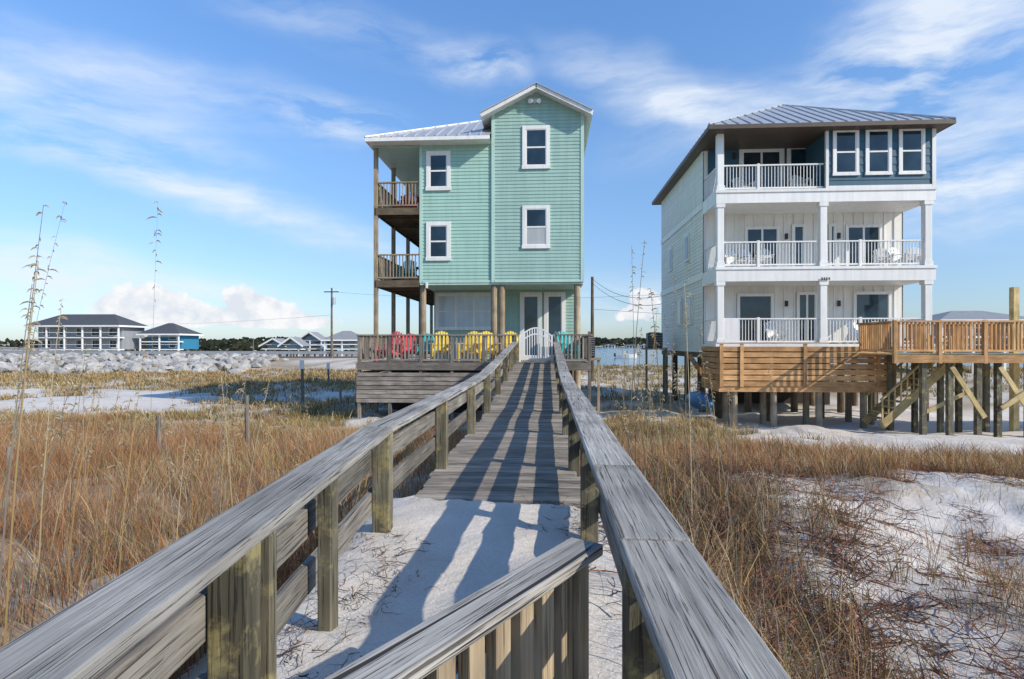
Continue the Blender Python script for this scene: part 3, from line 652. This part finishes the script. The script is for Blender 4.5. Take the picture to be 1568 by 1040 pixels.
def far_house(name,x0,x1,ytop,yeave,ybase,Yd,wall,roof,colm=True,gable=False,floors=2):
    g=G(name); X0=PX(x0,Yd);X1=PX(x1,Yd); ze_=PZ((x0+x1)/2,yeave,Yd); zb_=-.9; D=min((X1-X0)*.7,8)
    if X1<0: X1=X1-D*.45*abs(X1)/Yd
    zt_=PZ((x0+x1)/2,ytop,Yd)
    ov=.5
    g('walls',wall).ext(X0+ov*2,X1-ov*2,Yd+2,Yd+D,zb_+1.2,ze_)
    fh=(ze_-zb_-1.2)/floors
    if gable:
        gm_=(X0+X1)/2
        for sx in(X0,X1): g('roof',roof).poly([(sx,Yd,ze_),(gm_,Yd,zt_),(gm_,Yd+D,zt_),(sx,Yd+D,ze_)]); g('rake','white').bar((sx,Yd-.03,ze_-.1),(gm_,Yd-.03,zt_-.1),.1,.3)
        g('gable_wall',wall).poly([(X0+ov,Yd+1.99,ze_),(X1-ov,Yd+1.99,ze_),(gm_,Yd+1.99,zt_-.2)])
    else:
        rise=(zt_-ze_); hip_roof(g,X0,X1,Yd,Yd+D,ze_,rise/(min(D,(X1-X0))/2)*1.15,mat=roof,seams=False,fh=.3)
    nwin=max(2,int((X1-X0)/3.2))
    for f_ in range(floors):
        zf_=zb_+1.2+f_*fh
        g('porch_floor','white').ext(X0+ov,X1-ov,Yd+.4,Yd+2,zf_-.15,zf_+.05)
        g('porch_rail','white').ext(X0+ov,X1-ov,Yd+.45,Yd+.5,zf_+.88,zf_+.95)
        for k in range(nwin):
            xc=X0+1+(X1-X0-2)*(k+.5)/nwin; ww=random.uniform(.5,.9)
            g('window_frames','white').ext(xc-ww-.1,xc+ww+.1,Yd+1.93,Yd+1.995,zf_+.3,zf_+fh*.80); g('window_glass','glass').ext(xc-ww,xc+ww,Yd+1.9,Yd+1.928,zf_+.4,zf_+fh*.76)
    if colm:
        for k in range(nwin+1):
            xc=X0+ov+(X1-X0-2*ov)*k/nwin; g('columns','white').ext(xc-.12,xc+.12,Yd+.4,Yd+.6,zb_-1,ze_)
    for k in range(nwin+1):
        xc=X0+ov+(X1-X0-2*ov)*k/nwin; g('piles','brownjoist').ext(xc-.15,xc+.15,Yd+3,Yd+3.3,zb_-2,zb_+1.2)
    g.done()
far_house('beach_house_dark_roof',36,204,482,498,545,100,'greysiding','farroof')
far_house('navy_beach_house',208,292,496,511,545,104,'deepteal','farroof')
far_house('light_blue_house',396,446,518,530,545,118,'ltblue','grayroof',gable=True,colm=False,floors=1)
far_house('light_blue_house',425,470,516,530,545,112,'ltblue','grayroof',gable=True,colm=False,floors=1)
far_house('light_blue_house',452,500,508,522,545,120,'ltblue','grayroof',gable=True,floors=2)
far_house('light_blue_house',492,560,508,520,545,116,'ltblue','grayroof',floors=2)
far_house('neighbour_house',1440,1600,475,489,530,62,'greysiding','grayroof',floors=2)
for (a_,b_,t_) in((925,944,541),(958,975,539),(980,1004,536)): far_house('lagoon_cottage',a_,b_,t_-4,t_,545,560,'whitewall','grayroof',colm=False,floors=1)
def pole(x,ytop,Yd,arms=True):
    g=G('utility_pole'); X0=PX(x,Yd); zt_=PZ(x,ytop,Yd)
    g('pole','brownjoist').cyl((X0,Yd,-2),(X0,Yd,zt_),.17,.11,10)
    if arms:
        g('crossarm','brownjoist').ext(X0-1,X0+1,Yd-.15,Yd-.05,zt_-.6,zt_-.45)
        for sx in(-.9,-.3,.3,.9): g('insulators','white').cyl((X0+sx,Yd-.1,zt_-.45),(X0+sx,Yd-.1,zt_-.25),.05)
        g('transformer','metal').cyl((X0+.35,Yd-.2,zt_-2.2),(X0+.35,Yd-.2,zt_-1.3),.25,n=14)
    g.done(); return Vector((X0,Yd,zt_))
pA=pole(508,441,74); pB=pole(907,424,46,False)
pC=pole(388,518,150,False)
pw=B()
def wire(p0,p1,sag,r=.018):
    prev=None
    for i in range(17):
        t=i/16; p_=Vector(p0).lerp(Vector(p1),t); p_.z-=sag*4*t*(1-t)
        if prev is not None: pw.cyl(prev,p_,r,n=4)
        prev=p_
wire(pA+Vector((0,0,-3.6)),(-110,140,6.5),.5,.012)
wire(pA+Vector((0,0,-.5)),(20,60,7.0),1.0,.012)
for k in(0,.5): wire(pB+Vector((0,0,-.15-k*.7)),(PX(1016,34),34,PZ(1016,452,34)-k),.7,.015)
wire(pB+Vector((0,0,-2.6)),(60,60,2.5),.4,.012)
pw.obj('power_lines','black')
def marker(x,yt,Yd):
    g=G('marker_post'); X0=PX(x,Yd); zg=float(gh(X0,Yd)); zt_=PZ(x,yt,Yd)
    g('post','grayfence').ext(X0-.05,X0+.05,Yd-.05,Yd+.05,zg-.2,zt_-.25); g('panel','white').box((X0,Yd-.06,zt_-.2),(.22,.02,.42)); g.done()
marker(463,552,27); marker(503,556,38)
for (x,yt,Yd) in((380,606,12.4),(243,636,11.6),(12,684,9.5),(521,584,23)):
    b=B(); X0=PX(x,Yd); zg=float(gh(X0,Yd)); b.cyl((X0,Yd,zg-.3),(X0+random.uniform(-.04,.04),Yd,PZ(x,yt,Yd)),.055,.045,9); b.obj('fence_post','grayfence')
# motor boat moored on the lagoon
bt=G('motor_boat'); X0=PX(958,150); zw=WATERZ
h=bt('hull','white'); prof=[(-2.6,.95,0),(-1.0,1.05,.02),(.8,.95,.08),(2.0,.55,.2),(2.9,.04,.35)]
vs=[]
for (px_,wd_,rs) in prof:
    for (sy,zz) in((-wd_*.55,.0-.2),(-wd_,.75+rs),(wd_,.75+rs),(wd_*.55,.0-.2)): vs.append((X0+px_,150+sy,zw+zz))
fs=[(i*4+j,i*4+(j+1)%4,(i+1)*4+(j+1)%4,(i+1)*4+j) for i in range(4) for j in range(4)]+[(3,2,1,0),(16,17,18,19)]
h.add(vs,fs,[tuple(v) for v in vs])
bt('console','white').ext(X0-.5,X0+.4,149.6,150.4,zw+.76,zw+1.6); bt('windscreen','glass').ext(X0+.41,X0+.45,149.6,150.4,zw+1.3,zw+1.8)
bt('t_top','bluep').ext(X0-1.0,X0+.8,149.2,150.8,zw+2.3,zw+2.38)
for sx in(-.8,.6):
    for sy in(149.4,150.6): bt('t_top_legs','metal').cyl((X0+sx,sy,zw+.8),(X0+sx,sy,zw+2.3),.04,n=6)
bt('outboard','black').ext(X0-3.0,X0-2.62,149.8,150.2,zw+.3,zw+1.2)
bt.done()
def rocks(name,pts,mat):
    import bmesh
    base=bmesh.new(); bmesh.ops.create_icosphere(base,subdivisions=1,radius=1); bv=np.array([v.co[:] for v in base.verts]); bf=[[v.index for v in f.verts] for f in base.faces]; base.free()
    b=B()
    for (x,y,z,s) in pts:
        sc=np.array([random.uniform(.7,1.4),random.uniform(.6,1.1),random.uniform(.5,.9)])*s
        v=bv*(1+rng.uniform(-.28,.28,(len(bv),1)))*sc; R=np.array(Matrix.Rotation(random.uniform(0,6),3,'Z')); v=v@R.T+np.array([x,y,z])
        b.add([tuple(q) for q in v],bf,[tuple(q) for q in v])
    return b.obj(name,mat)
pts=[]
for i in range(760):
    x=random.uniform(-72,-28); y=random.uniform(53,69)
    if random.random()<ss(-37,-29,np.array(x)): continue
    pts.append((x,y,float(gh(x,y))+.12+random.random()**2*.5,random.uniform(.25,.85)))
rocks('riprap_rocks',pts,'rock')
# ---------------------------------------------------------------- vegetation
m,nt,p=newmat('dry_grass'); nt.nodes.remove(p)
at=N(nt,'ShaderNodeAttribute',attribute_name='col')
d=N(nt,'ShaderNodeBsdfDiffuse'); t_=N(nt,'ShaderNodeBsdfTranslucent'); mx=N(nt,'ShaderNodeMixShader'); mx.inputs[0].default_value=.28
for s in(d,t_): nt.links.new(at.outputs['Color'],s.inputs[0])
nt.links.new(d.outputs[0],mx.inputs[1]); nt.links.new(t_.outputs[0],mx.inputs[2]); nt.links.new(mx.outputs[0],nt.nodes['Material Output'].inputs[0])
M['grass']=m
def ribbons(name,P,W,C,mat='grass',parent=None):
    n,k,_=P.shape
    tan=np.gradient(P,axis=1); r=rng.normal(size=(n,1,3)); r[:,:,2]*=.3
    s=np.cross(tan,r); s/=np.linalg.norm(s,axis=2,keepdims=True)+1e-9
    A_=P-s*W[:,:,None]/2; B_=P+s*W[:,:,None]/2
    V=np.stack([A_,B_],2).reshape(-1,3)
    base=(np.arange(n)[:,None]*k+np.arange(k-1)[None,:]).ravel()*2
    q=np.stack([base,base+1,base+3,base+2],1)
    me=bpy.data.meshes.new(name); me.vertices.add(len(V)); me.vertices.foreach_set('co',V.astype(np.float32).ravel())
    me.loops.add(q.size); me.loops.foreach_set('vertex_index',q.ravel().astype(np.int32))
    me.polygons.add(len(q)); me.polygons.foreach_set('loop_start',np.arange(0,q.size,4,dtype=np.int32)); me.update(calc_edges=True)
    col=np.ones((n,k,2,4),np.float32); col[...,:3]=C[:,None,None,:]
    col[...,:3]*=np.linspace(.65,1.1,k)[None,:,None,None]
    a=me.attributes.new('col','FLOAT_COLOR','POINT'); a.data.foreach_set('color',col.ravel())
    me.materials.append(M[mat]); ob=bpy.data.objects.new(name,me); scene.collection.objects.link(ob)
    if parent: ob.parent=parent
    return ob
def palette(n,cols,w,var=.25):
    i=rng.choice(len(cols),n,p=np.array(w)/sum(w)); c=np.array(cols)[i]; return c*(1+rng.uniform(-var,var,(n,1)))
RUST=(.40,.18,.085);GOLD=(.51,.345,.145);STRAW=(.59,.485,.31);OLIVE=(.19,.19,.075);BROWN=(.21,.12,.07);GREY=(.30,.26,.205);GREEN=(.14,.17,.07)
def tufts(name,n,region,hr,bl,wr,cols,wts,rad=.13,bend=.5,thr=.45,k=4,patch=.55):
    x=rng.uniform(region[0],region[1],n*4); y=region[2]+(region[3]-region[2])*rng.uniform(0,1,n*4)
    v=veg(x,y); keep=(rng.uniform(0,1,len(x))<ss(thr-.12,thr+.35,v))
    keep&=(np.abs(x)<1.25*y+4)
    keep&=~((x>-1.3)&(x<.5)&(y<20.5)) & ~((x>-7)&(x<2.2)&(y>19.6)&(y<34)) & ~((x>6.5)&(y>20.3)&(y<34))
    x=x[keep][:n];y=y[keep][:n];n=len(x)
    tone=fbm(x*.25,y*.25,77); tone2=ss(.40,.58,fbm(x*.5+9,y*.5,83))
    nb=n*bl; cx=np.repeat(x,bl);cy=np.repeat(y,bl)
    th_=rng.uniform(0,2*math.pi,nb); rr=rad*np.sqrt(rng.uniform(0,1,nb)); bx=cx+rr*np.cos(th_);by=cy+rr*np.sin(th_)
    hs=np.repeat(rng.uniform(hr[0],hr[1],n)*(.7+.6*fbm(x*.8,y*.8,15)),bl)*rng.uniform(.4,1.15,nb)
    bz=gh(bx,by)-.03
    ph=th_+rng.normal(0,.6,nb); ln=hs*bend*rng.uniform(.1,1.2,nb)
    t=np.linspace(0,1,k)[None,:]
    P=np.stack([bx[:,None]+np.cos(ph)[:,None]*ln[:,None]*t**1.7-.06*hs[:,None]*t**2,by[:,None]+np.sin(ph)[:,None]*ln[:,None]*t**1.7,bz[:,None]+hs[:,None]*(t-.18*bend*t**3)],-1)
    wd=rng.uniform(wr[0],wr[1],nb)*(1+np.maximum(by-8,0)*.06)
    W=wd[:,None]*np.array([1,.85,.6,.12])[None,:] if k==4 else wd[:,None]*np.linspace(1,.15,k)[None,:]
    C=palette(nb,cols,wts); mm=np.repeat(tone2,bl)[:,None]*patch*(rng.uniform(0,1,(nb,1))<.72)
    C=C*(1-mm)+np.array(RUST)*1.1*mm
    C=C*np.repeat(.68+.7*tone,bl)[:,None]
    return ribbons(name,P,W,C)
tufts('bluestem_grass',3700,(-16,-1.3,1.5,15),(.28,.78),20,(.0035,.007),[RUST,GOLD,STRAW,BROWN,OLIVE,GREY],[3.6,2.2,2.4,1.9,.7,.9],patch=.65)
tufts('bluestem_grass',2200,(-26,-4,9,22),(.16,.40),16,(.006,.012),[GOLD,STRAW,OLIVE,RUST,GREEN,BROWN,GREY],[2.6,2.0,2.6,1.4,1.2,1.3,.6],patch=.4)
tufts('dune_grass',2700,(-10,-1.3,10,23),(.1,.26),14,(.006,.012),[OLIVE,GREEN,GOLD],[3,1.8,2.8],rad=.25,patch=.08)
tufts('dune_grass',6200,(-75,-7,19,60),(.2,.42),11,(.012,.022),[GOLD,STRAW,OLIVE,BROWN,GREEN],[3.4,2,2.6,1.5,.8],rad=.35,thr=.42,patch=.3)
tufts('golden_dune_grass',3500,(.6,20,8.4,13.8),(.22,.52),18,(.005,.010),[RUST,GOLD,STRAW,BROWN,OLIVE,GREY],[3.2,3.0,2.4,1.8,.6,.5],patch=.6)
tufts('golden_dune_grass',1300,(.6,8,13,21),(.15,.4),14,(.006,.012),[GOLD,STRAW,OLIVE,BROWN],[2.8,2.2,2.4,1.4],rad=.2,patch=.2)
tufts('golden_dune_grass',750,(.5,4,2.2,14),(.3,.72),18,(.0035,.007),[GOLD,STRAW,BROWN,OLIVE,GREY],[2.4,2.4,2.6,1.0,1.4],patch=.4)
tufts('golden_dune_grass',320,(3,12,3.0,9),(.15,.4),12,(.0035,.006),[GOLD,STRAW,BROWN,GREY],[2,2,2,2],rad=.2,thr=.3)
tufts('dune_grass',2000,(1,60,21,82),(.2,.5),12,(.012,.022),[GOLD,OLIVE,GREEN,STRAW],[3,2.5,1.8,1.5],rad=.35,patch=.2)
def shrubs(name,centres,nb,length,cols,wts,w0=.006,k=8,up=.55,wander=.28,tw=3):
    n=len(centres)*nb; c=np.repeat(np.array(centres),nb,axis=0)
    x=c[:,0]+rng.normal(0,.14,n);y=c[:,1]+rng.normal(0,.14,n); z=gh(x,y)-.03
    d=rng.normal(size=(n,3)); d[:,2]=np.abs(d[:,2])*up+.35*up; d/=np.linalg.norm(d,axis=1,keepdims=True)
    L=rng.uniform(.45,1.0,n)*length*c[:,2]; P=np.zeros((n,k,3)); P[:,0]=np.stack([x,y,z],1)
    for i in range(1,k):
        d=d+rng.normal(size=(n,3))*wander; d[:,2]-=.05; d/=np.linalg.norm(d,axis=1,keepdims=True); P[:,i]=P[:,i-1]+d*(L/(k-1))[:,None]
    gz=gh(P[:,:,0],P[:,:,1])+.015; P[:,:,2]=np.maximum(P[:,:,2],gz)
    W=w0*rng.uniform(.6,1.3,n)[:,None]*np.linspace(1,.35,k)[None,:]
    m_=n*tw; src=rng.integers(0,n,m_); st=rng.integers(2,k-1,m_); S=P[src,st]; kk=4
    d=rng.normal(size=(m_,3)); d[:,2]=d[:,2]*.6+.35; d/=np.linalg.norm(d,axis=1,keepdims=True); Q=np.zeros((m_,kk,3)); Q[:,0]=S; l2=rng.uniform(.06,.22,m_)*length*1.3
    for i in range(1,kk):
        d=d+rng.normal(size=(m_,3))*wander; d/=np.linalg.norm(d,axis=1,keepdims=True); Q[:,i]=Q[:,i-1]+d*(l2/(kk-1))[:,None]
    W2=w0*.55*rng.uniform(.6,1.2,m_)[:,None]*np.linspace(1,.4,kk)[None,:]
    e=empty(name)
    ribbons('branches',P,W,palette(n,cols,wts),parent=e); ribbons('twigs',Q,W2,palette(m_,cols,wts),parent=e)
def pick(n,x0,x1,y0,y1,s0=.6,s1=1.1): return [(random.uniform(x0,x1),random.uniform(y0,y1),random.uniform(s0,s1)) for _ in range(n)]
DB=(.10,.062,.045);MB=(.21,.12,.075);RB=(.35,.16,.10);DG=(.16,.14,.12)
c_=[q for q in pick(420,.62,4.2,1.6,12) if q[0]<.95+q[1]*.25+random.uniform(0,.8)]
shrubs('dune_shrub',c_,28,.66,[DB,MB,RB,DG],[3,3,3.6,1.8],w0=.011)
shrubs('creeping_vine',pick(150,1.8,9,2.0,9.8,.5,1.0),16,.85,[DB,MB,RB],[2,2,4.5],w0=.009,up=.12)
shrubs('dune_shrub',pick(45,-2.8,-1.6,1.0,5.5,.5,.9),18,.5,[DB,MB,DG,RB],[2,2,1,2],w0=.008)
shrubs('dry_tumbleweed_twigs',[(-.97,2.2,.6),(-.98,2.6,.6),(-1.0,3.1,.7),(-1.03,3.5,.5),(-.92,1.9,.6),(-.99,2.9,.5),(.14,3.9,.4),(.12,4.6,.4),(.14,5.1,.5)],26,.38,[DB,DG,MB],[3,2,2],w0=.005,up=.6,wander=.45)
def oats(name,items):
    Pl=[];Wl=[];Cl=[];k=12; H=[];HW=[];HCc=[]
    for (x,yt,Yd,lx) in items:
        X0=PX(x,Yd); zt_=PZ(x,yt,Yd); xr=X0+lx; zg=float(gh(xr,Yd))-.03
        t=np.linspace(0,1,k); px=xr+(X0-xr)*t**1.6; py=np.full(k,Yd)+.1*t**2; pz_=zg+(zt_-zg)*t
        pp=np.stack([px,py,pz_],1); Pl.append(pp); Wl.append(np.linspace(.010,.003,k)*(.6+Yd*.12)); Cl.append(np.array(random.choice([STRAW,GOLD,GREY]))*.8)
        for j in range(22):
            s=.78+.22*random.random(); i=s*(k-1); i0=int(i); i1=min(i0+1,k-1); b0=pp[i0]*(1-(i-i0))+pp[i1]*(i-i0)
            dr=np.array([random.gauss(0,.022),random.gauss(0,.02),-.012]); ts=np.linspace(0,1,4)[:,None]
            H.append(b0+dr*ts+np.array([0,0,.035])*ts*(1-ts)); HW.append(np.array([.001,.008,.008,.001])*(.6+Yd*.1)); HCc.append(np.array(STRAW)*.7)
    e=empty(name); ribbons('stalks',np.array(Pl),np.array(Wl),np.array(Cl),parent=e); ribbons('seed_heads',np.array(H),np.array(HW),np.array(HCc),parent=e)
it=[(220,300,2.6,.02),(35,305,2.3,-.1),(72,300,2.5,-.35),(20,395,1.9,-.05),(8,430,1.8,-.06),(104,590,3.5,-.25),(78,455,4,-.1),(205,540,3.4,-.12),(255,600,4.5,-.1),(140,560,4.2,-.2),(430,620,6,0),(465,600,8,.1),(295,640,4,-.1),(340,640,5,.1),(170,600,5,-.2),(60,640,3,-.2),(30,500,3.1,-.2),(120,520,5,-.1),(90,560,2.4,-.3),(180,610,3.0,-.15)]
for k_ in range(26): it.append((random.uniform(0,470),random.uniform(560,690),random.uniform(3,8),random.uniform(-.3,.2)))
oats('sea_oats',it)
it=[(970,372,4.6,.02),(990,365,5.2,-.2),(1057,395,5.0,-.05),(1052,430,5.5,.05),(1037,420,6,-.1),(1010,470,5,-.15),(1020,480,6.5,.1),(1000,440,4.2,.1),(985,500,5.2,-.1),(1075,500,6,.1),(1030,540,4.4,.2),(1180,560,8,.1),(1120,590,7,0),(960,540,4.6,-.05),(1045,560,5.6,-.25),(1005,560,4,-.1),(1090,570,6.5,.1),(975,590,3.8,.1)]
for k_ in range(14): it.append((random.uniform(940,1110),random.uniform(520,660),random.uniform(3.5,7.5),random.uniform(-.2,.25)))
oats('sea_oats',it)
def treeline(n,xr,yr,hf,lr,wr,cols):
    x=rng.uniform(xr[0],xr[1],n); y=rng.uniform(yr[0],yr[1],n); z=-1.7+hf(x)*rng.uniform(0,1,n)**.7
    P=np.zeros((n,3,3)); P[:,0]=np.stack([x-rng.uniform(*lr,n),y,z],1); P[:,2]=np.stack([x+rng.uniform(*lr,n),y,z+rng.uniform(-.1,.2,n)*lr[1]],1); P[:,1]=(P[:,0]+P[:,2])/2+np.array([0,0,.25*lr[1]])
    ribbons('distant_tree_line',P,np.repeat(rng.uniform(wr[0],wr[1],n)[:,None],3,1)*np.array([.5,1,.5]),palette(n,cols,[1,1,1]))
treeline(5200,(-620,620),(662,720),lambda x:5.5+5*fbm(x*.02,x*0,55)+3*fbm(x*.12,x*0,56),(1,3),(1.6,3.6),[(.055,.07,.05),(.07,.08,.055),(.045,.055,.04)])
treeline(3000,(-300,-20),(150,168),lambda x:2.4+3.6*fbm(x*.06,x*0,65),(.4,1),(.6,1.3),[(.06,.07,.04),(.09,.09,.05),(.05,.055,.035)])
# ---------------------------------------------------------------- camera, sun, sky
cam=bpy.data.cameras.new('camera'); co=bpy.data.objects.new('camera',cam); scene.collection.objects.link(co)
co.location=(0,0,HC); co.rotation_euler=(math.radians(90),0,A); cam.sensor_width=36; cam.lens=36*F/1568; cam.shift_y=7/1568; cam.clip_start=.05; cam.clip_end=9000
scene.camera=co
EL=math.radians(32); AZ=math.radians(63)
S=Vector((math.sin(AZ)*math.cos(EL),-math.cos(AZ)*math.cos(EL),math.sin(EL)))
sl=bpy.data.lights.new('sun','SUN'); sl.energy=5.0; sl.angle=math.radians(.5); sl.color=(1,.915,.775)
so=bpy.data.objects.new('sun',sl); scene.collection.objects.link(so); so.rotation_euler=S.to_track_quat('Z','Y').to_euler(); so.location=(20,-20,30)
w=bpy.data.worlds.new('World'); scene.world=w; w.use_nodes=True; nt=w.node_tree; nt.nodes.clear()
out=N(nt,'ShaderNodeOutputWorld'); bg=N(nt,'ShaderNodeBackground'); nt.links.new(bg.outputs[0],out.inputs[0]); bg.inputs[1].default_value=.145
sky=N(nt,'ShaderNodeTexSky'); sky.sky_type='NISHITA'; sky.sun_disc=False; sky.sun_elevation=EL; sky.sun_rotation=math.pi-AZ; sky.air_density=1.0; sky.dust_density=.3; sky.ozone_density=1.6
tc=N(nt,'ShaderNodeTexCoord')
def D(x,y):
    u=(x-784)/F;v=(527-y)/F; d=Vector((u*math.cos(A)-math.sin(A),u*math.sin(A)+math.cos(A),v)); return d.normalized()
def blob(x,y,rx_,ry_,rot,wt,vec):
    mp=N(nt,'ShaderNodeMapping'); mp.vector_type='TEXTURE'; mp.inputs['Location'].default_value=D(x,y); mp.inputs['Rotation'].default_value=(0,math.radians(rot),0); mp.inputs['Scale'].default_value=(rx_/F,.35,ry_/F)
    nt.links.new(vec,mp.inputs[0]); ln=N(nt,'ShaderNodeVectorMath',operation='LENGTH'); nt.links.new(mp.outputs[0],ln.inputs[0])
    mr=N(nt,'ShaderNodeMapRange',interpolation_type='SMOOTHSTEP',i_1=0.0,i_2=1.0,i_3=wt,i_4=0.0); nt.links.new(ln.outputs['Value'],mr.inputs[0]); return mr.outputs[0]
nz=N(nt,'ShaderNodeTexNoise',i_Scale=5.0,i_Detail=4.0); nt.links.new(tc.outputs['Generated'],nz.inputs[0])
vm=N(nt,'ShaderNodeVectorMath',operation='MULTIPLY_ADD'); nt.links.new(nz.outputs['Color'],vm.inputs[0]); vm.inputs[1].default_value=(.14,.10,.07); 
vs_=N(nt,'ShaderNodeVectorMath',operation='SUBTRACT'); nt.links.new(tc.outputs['Generated'],vs_.inputs[0]); vs_.inputs[1].default_value=(.07,.05,.035); nt.links.new(vs_.outputs[0],vm.inputs[2])
vec=vm.outputs[0]
def addall(l):
    s=l[0]
    for q in l[1:]:
        a=N(nt,'ShaderNodeMath',operation='ADD'); nt.links.new(s,a.inputs[0]); nt.links.new(q,a.inputs[1]); s=a.outputs[0]
    return s
wisps=[(735,105,120,36,2,1.3),(515,192,120,42,0,1.5),(1430,60,160,110,-10,1.4),(1230,165,330,70,-8,.9),(1040,160,160,50,14,1.1),(1480,200,230,90,0,1.0),(1500,272,200,40,-3,1.2),(100,165,260,40,12,1.1),(60,215,330,38,17,1.3),(420,330,340,44,14,.9),(40,400,340,50,6,1.2),(200,120,420,60,5,.7),(560,60,260,40,5,.6),(300,470,600,60,2,.7),(1500,320,260,60,0,.8),(980,460,300,60,0,.6),(930,95,140,40,10,.6)]
sw=addall([blob(*q,vec) for q in wisps])
mp=N(nt,'ShaderNodeMapping'); mp.inputs['Rotation'].default_value=(0,math.radians(10),0); mp.inputs['Scale'].default_value=(1.5,1.5,6.5); nt.links.new(vec,mp.inputs[0])
fn=N(nt,'ShaderNodeTexNoise',i_Scale=3.2,i_Detail=10.0,i_Roughness=.6); nt.links.new(mp.outputs[0],fn.inputs[0])
fr=N(nt,'ShaderNodeMapRange',i_1=.34,i_2=.70,i_3=0.0,i_4=1.0); nt.links.new(fn.outputs[0],fr.inputs[0])
wf=N(nt,'ShaderNodeMath',operation='MULTIPLY',use_clamp=True); nt.links.new(sw,wf.inputs[0]); nt.links.new(fr.outputs[0],wf.inputs[1])
wf2=N(nt,'ShaderNodeMath',operation='MULTIPLY',i_1=.85); nt.links.new(wf.outputs[0],wf2.inputs[0])
cum=addall([blob(*q,tc.outputs['Generated']) for q in [(228,460,62,34,0,1.1),(195,474,50,26,0,1.0),(272,476,50,26,0,1.0),(375,464,48,38,0,1.1),(415,478,58,28,0,1.1),(460,490,66,18,0,1.0),(330,484,40,16,0,.8),(350,494,260,14,0,.7),(985,455,50,24,0,1.0),(975,480,60,22,0,.9)]])
cn=N(nt,'ShaderNodeTexNoise',i_Scale=34.0,i_Detail=7.0,i_Roughness=.55); nt.links.new(tc.outputs['Generated'],cn.inputs[0])
ca=N(nt,'ShaderNodeMath',operation='MULTIPLY_ADD',i_1=1.4); nt.links.new(cn.outputs[0],ca.inputs[0]); nt.links.new(cum,ca.inputs[2])
cr=N(nt,'ShaderNodeMapRange',interpolation_type='SMOOTHSTEP',i_1=1.06,i_2=1.30,i_3=0.0,i_4=.94); nt.links.new(ca.outputs[0],cr.inputs[0])
cs=ramp(nt,cn.outputs[0],[(.38,(5.2,5.5,6.0)),(.6,(6.7,6.7,6.75))])
sp=N(nt,'ShaderNodeSeparateXYZ'); nt.links.new(tc.outputs['Generated'],sp.inputs[0])
tg=ramp(nt,sp.outputs['Z'],[(0.0,(.56,.69,.96)),(.12,(.78,.90,1.10)),(.30,(.96,1.18,1.40)),(.55,(.98,1.38,1.78))])
tint=mix(nt,1.0,sky.outputs[0],tg.outputs[0],'MULTIPLY')
c1=mix(nt,wf2.outputs[0],tint,(5.9,6.4,7.0)); c2=mix(nt,cr.outputs[0],c1,cs.outputs[0])
nt.links.new(c2,bg.inputs[0])
scene.view_settings.view_transform='Standard'; scene.view_settings.look='None'; scene.view_settings.exposure=0
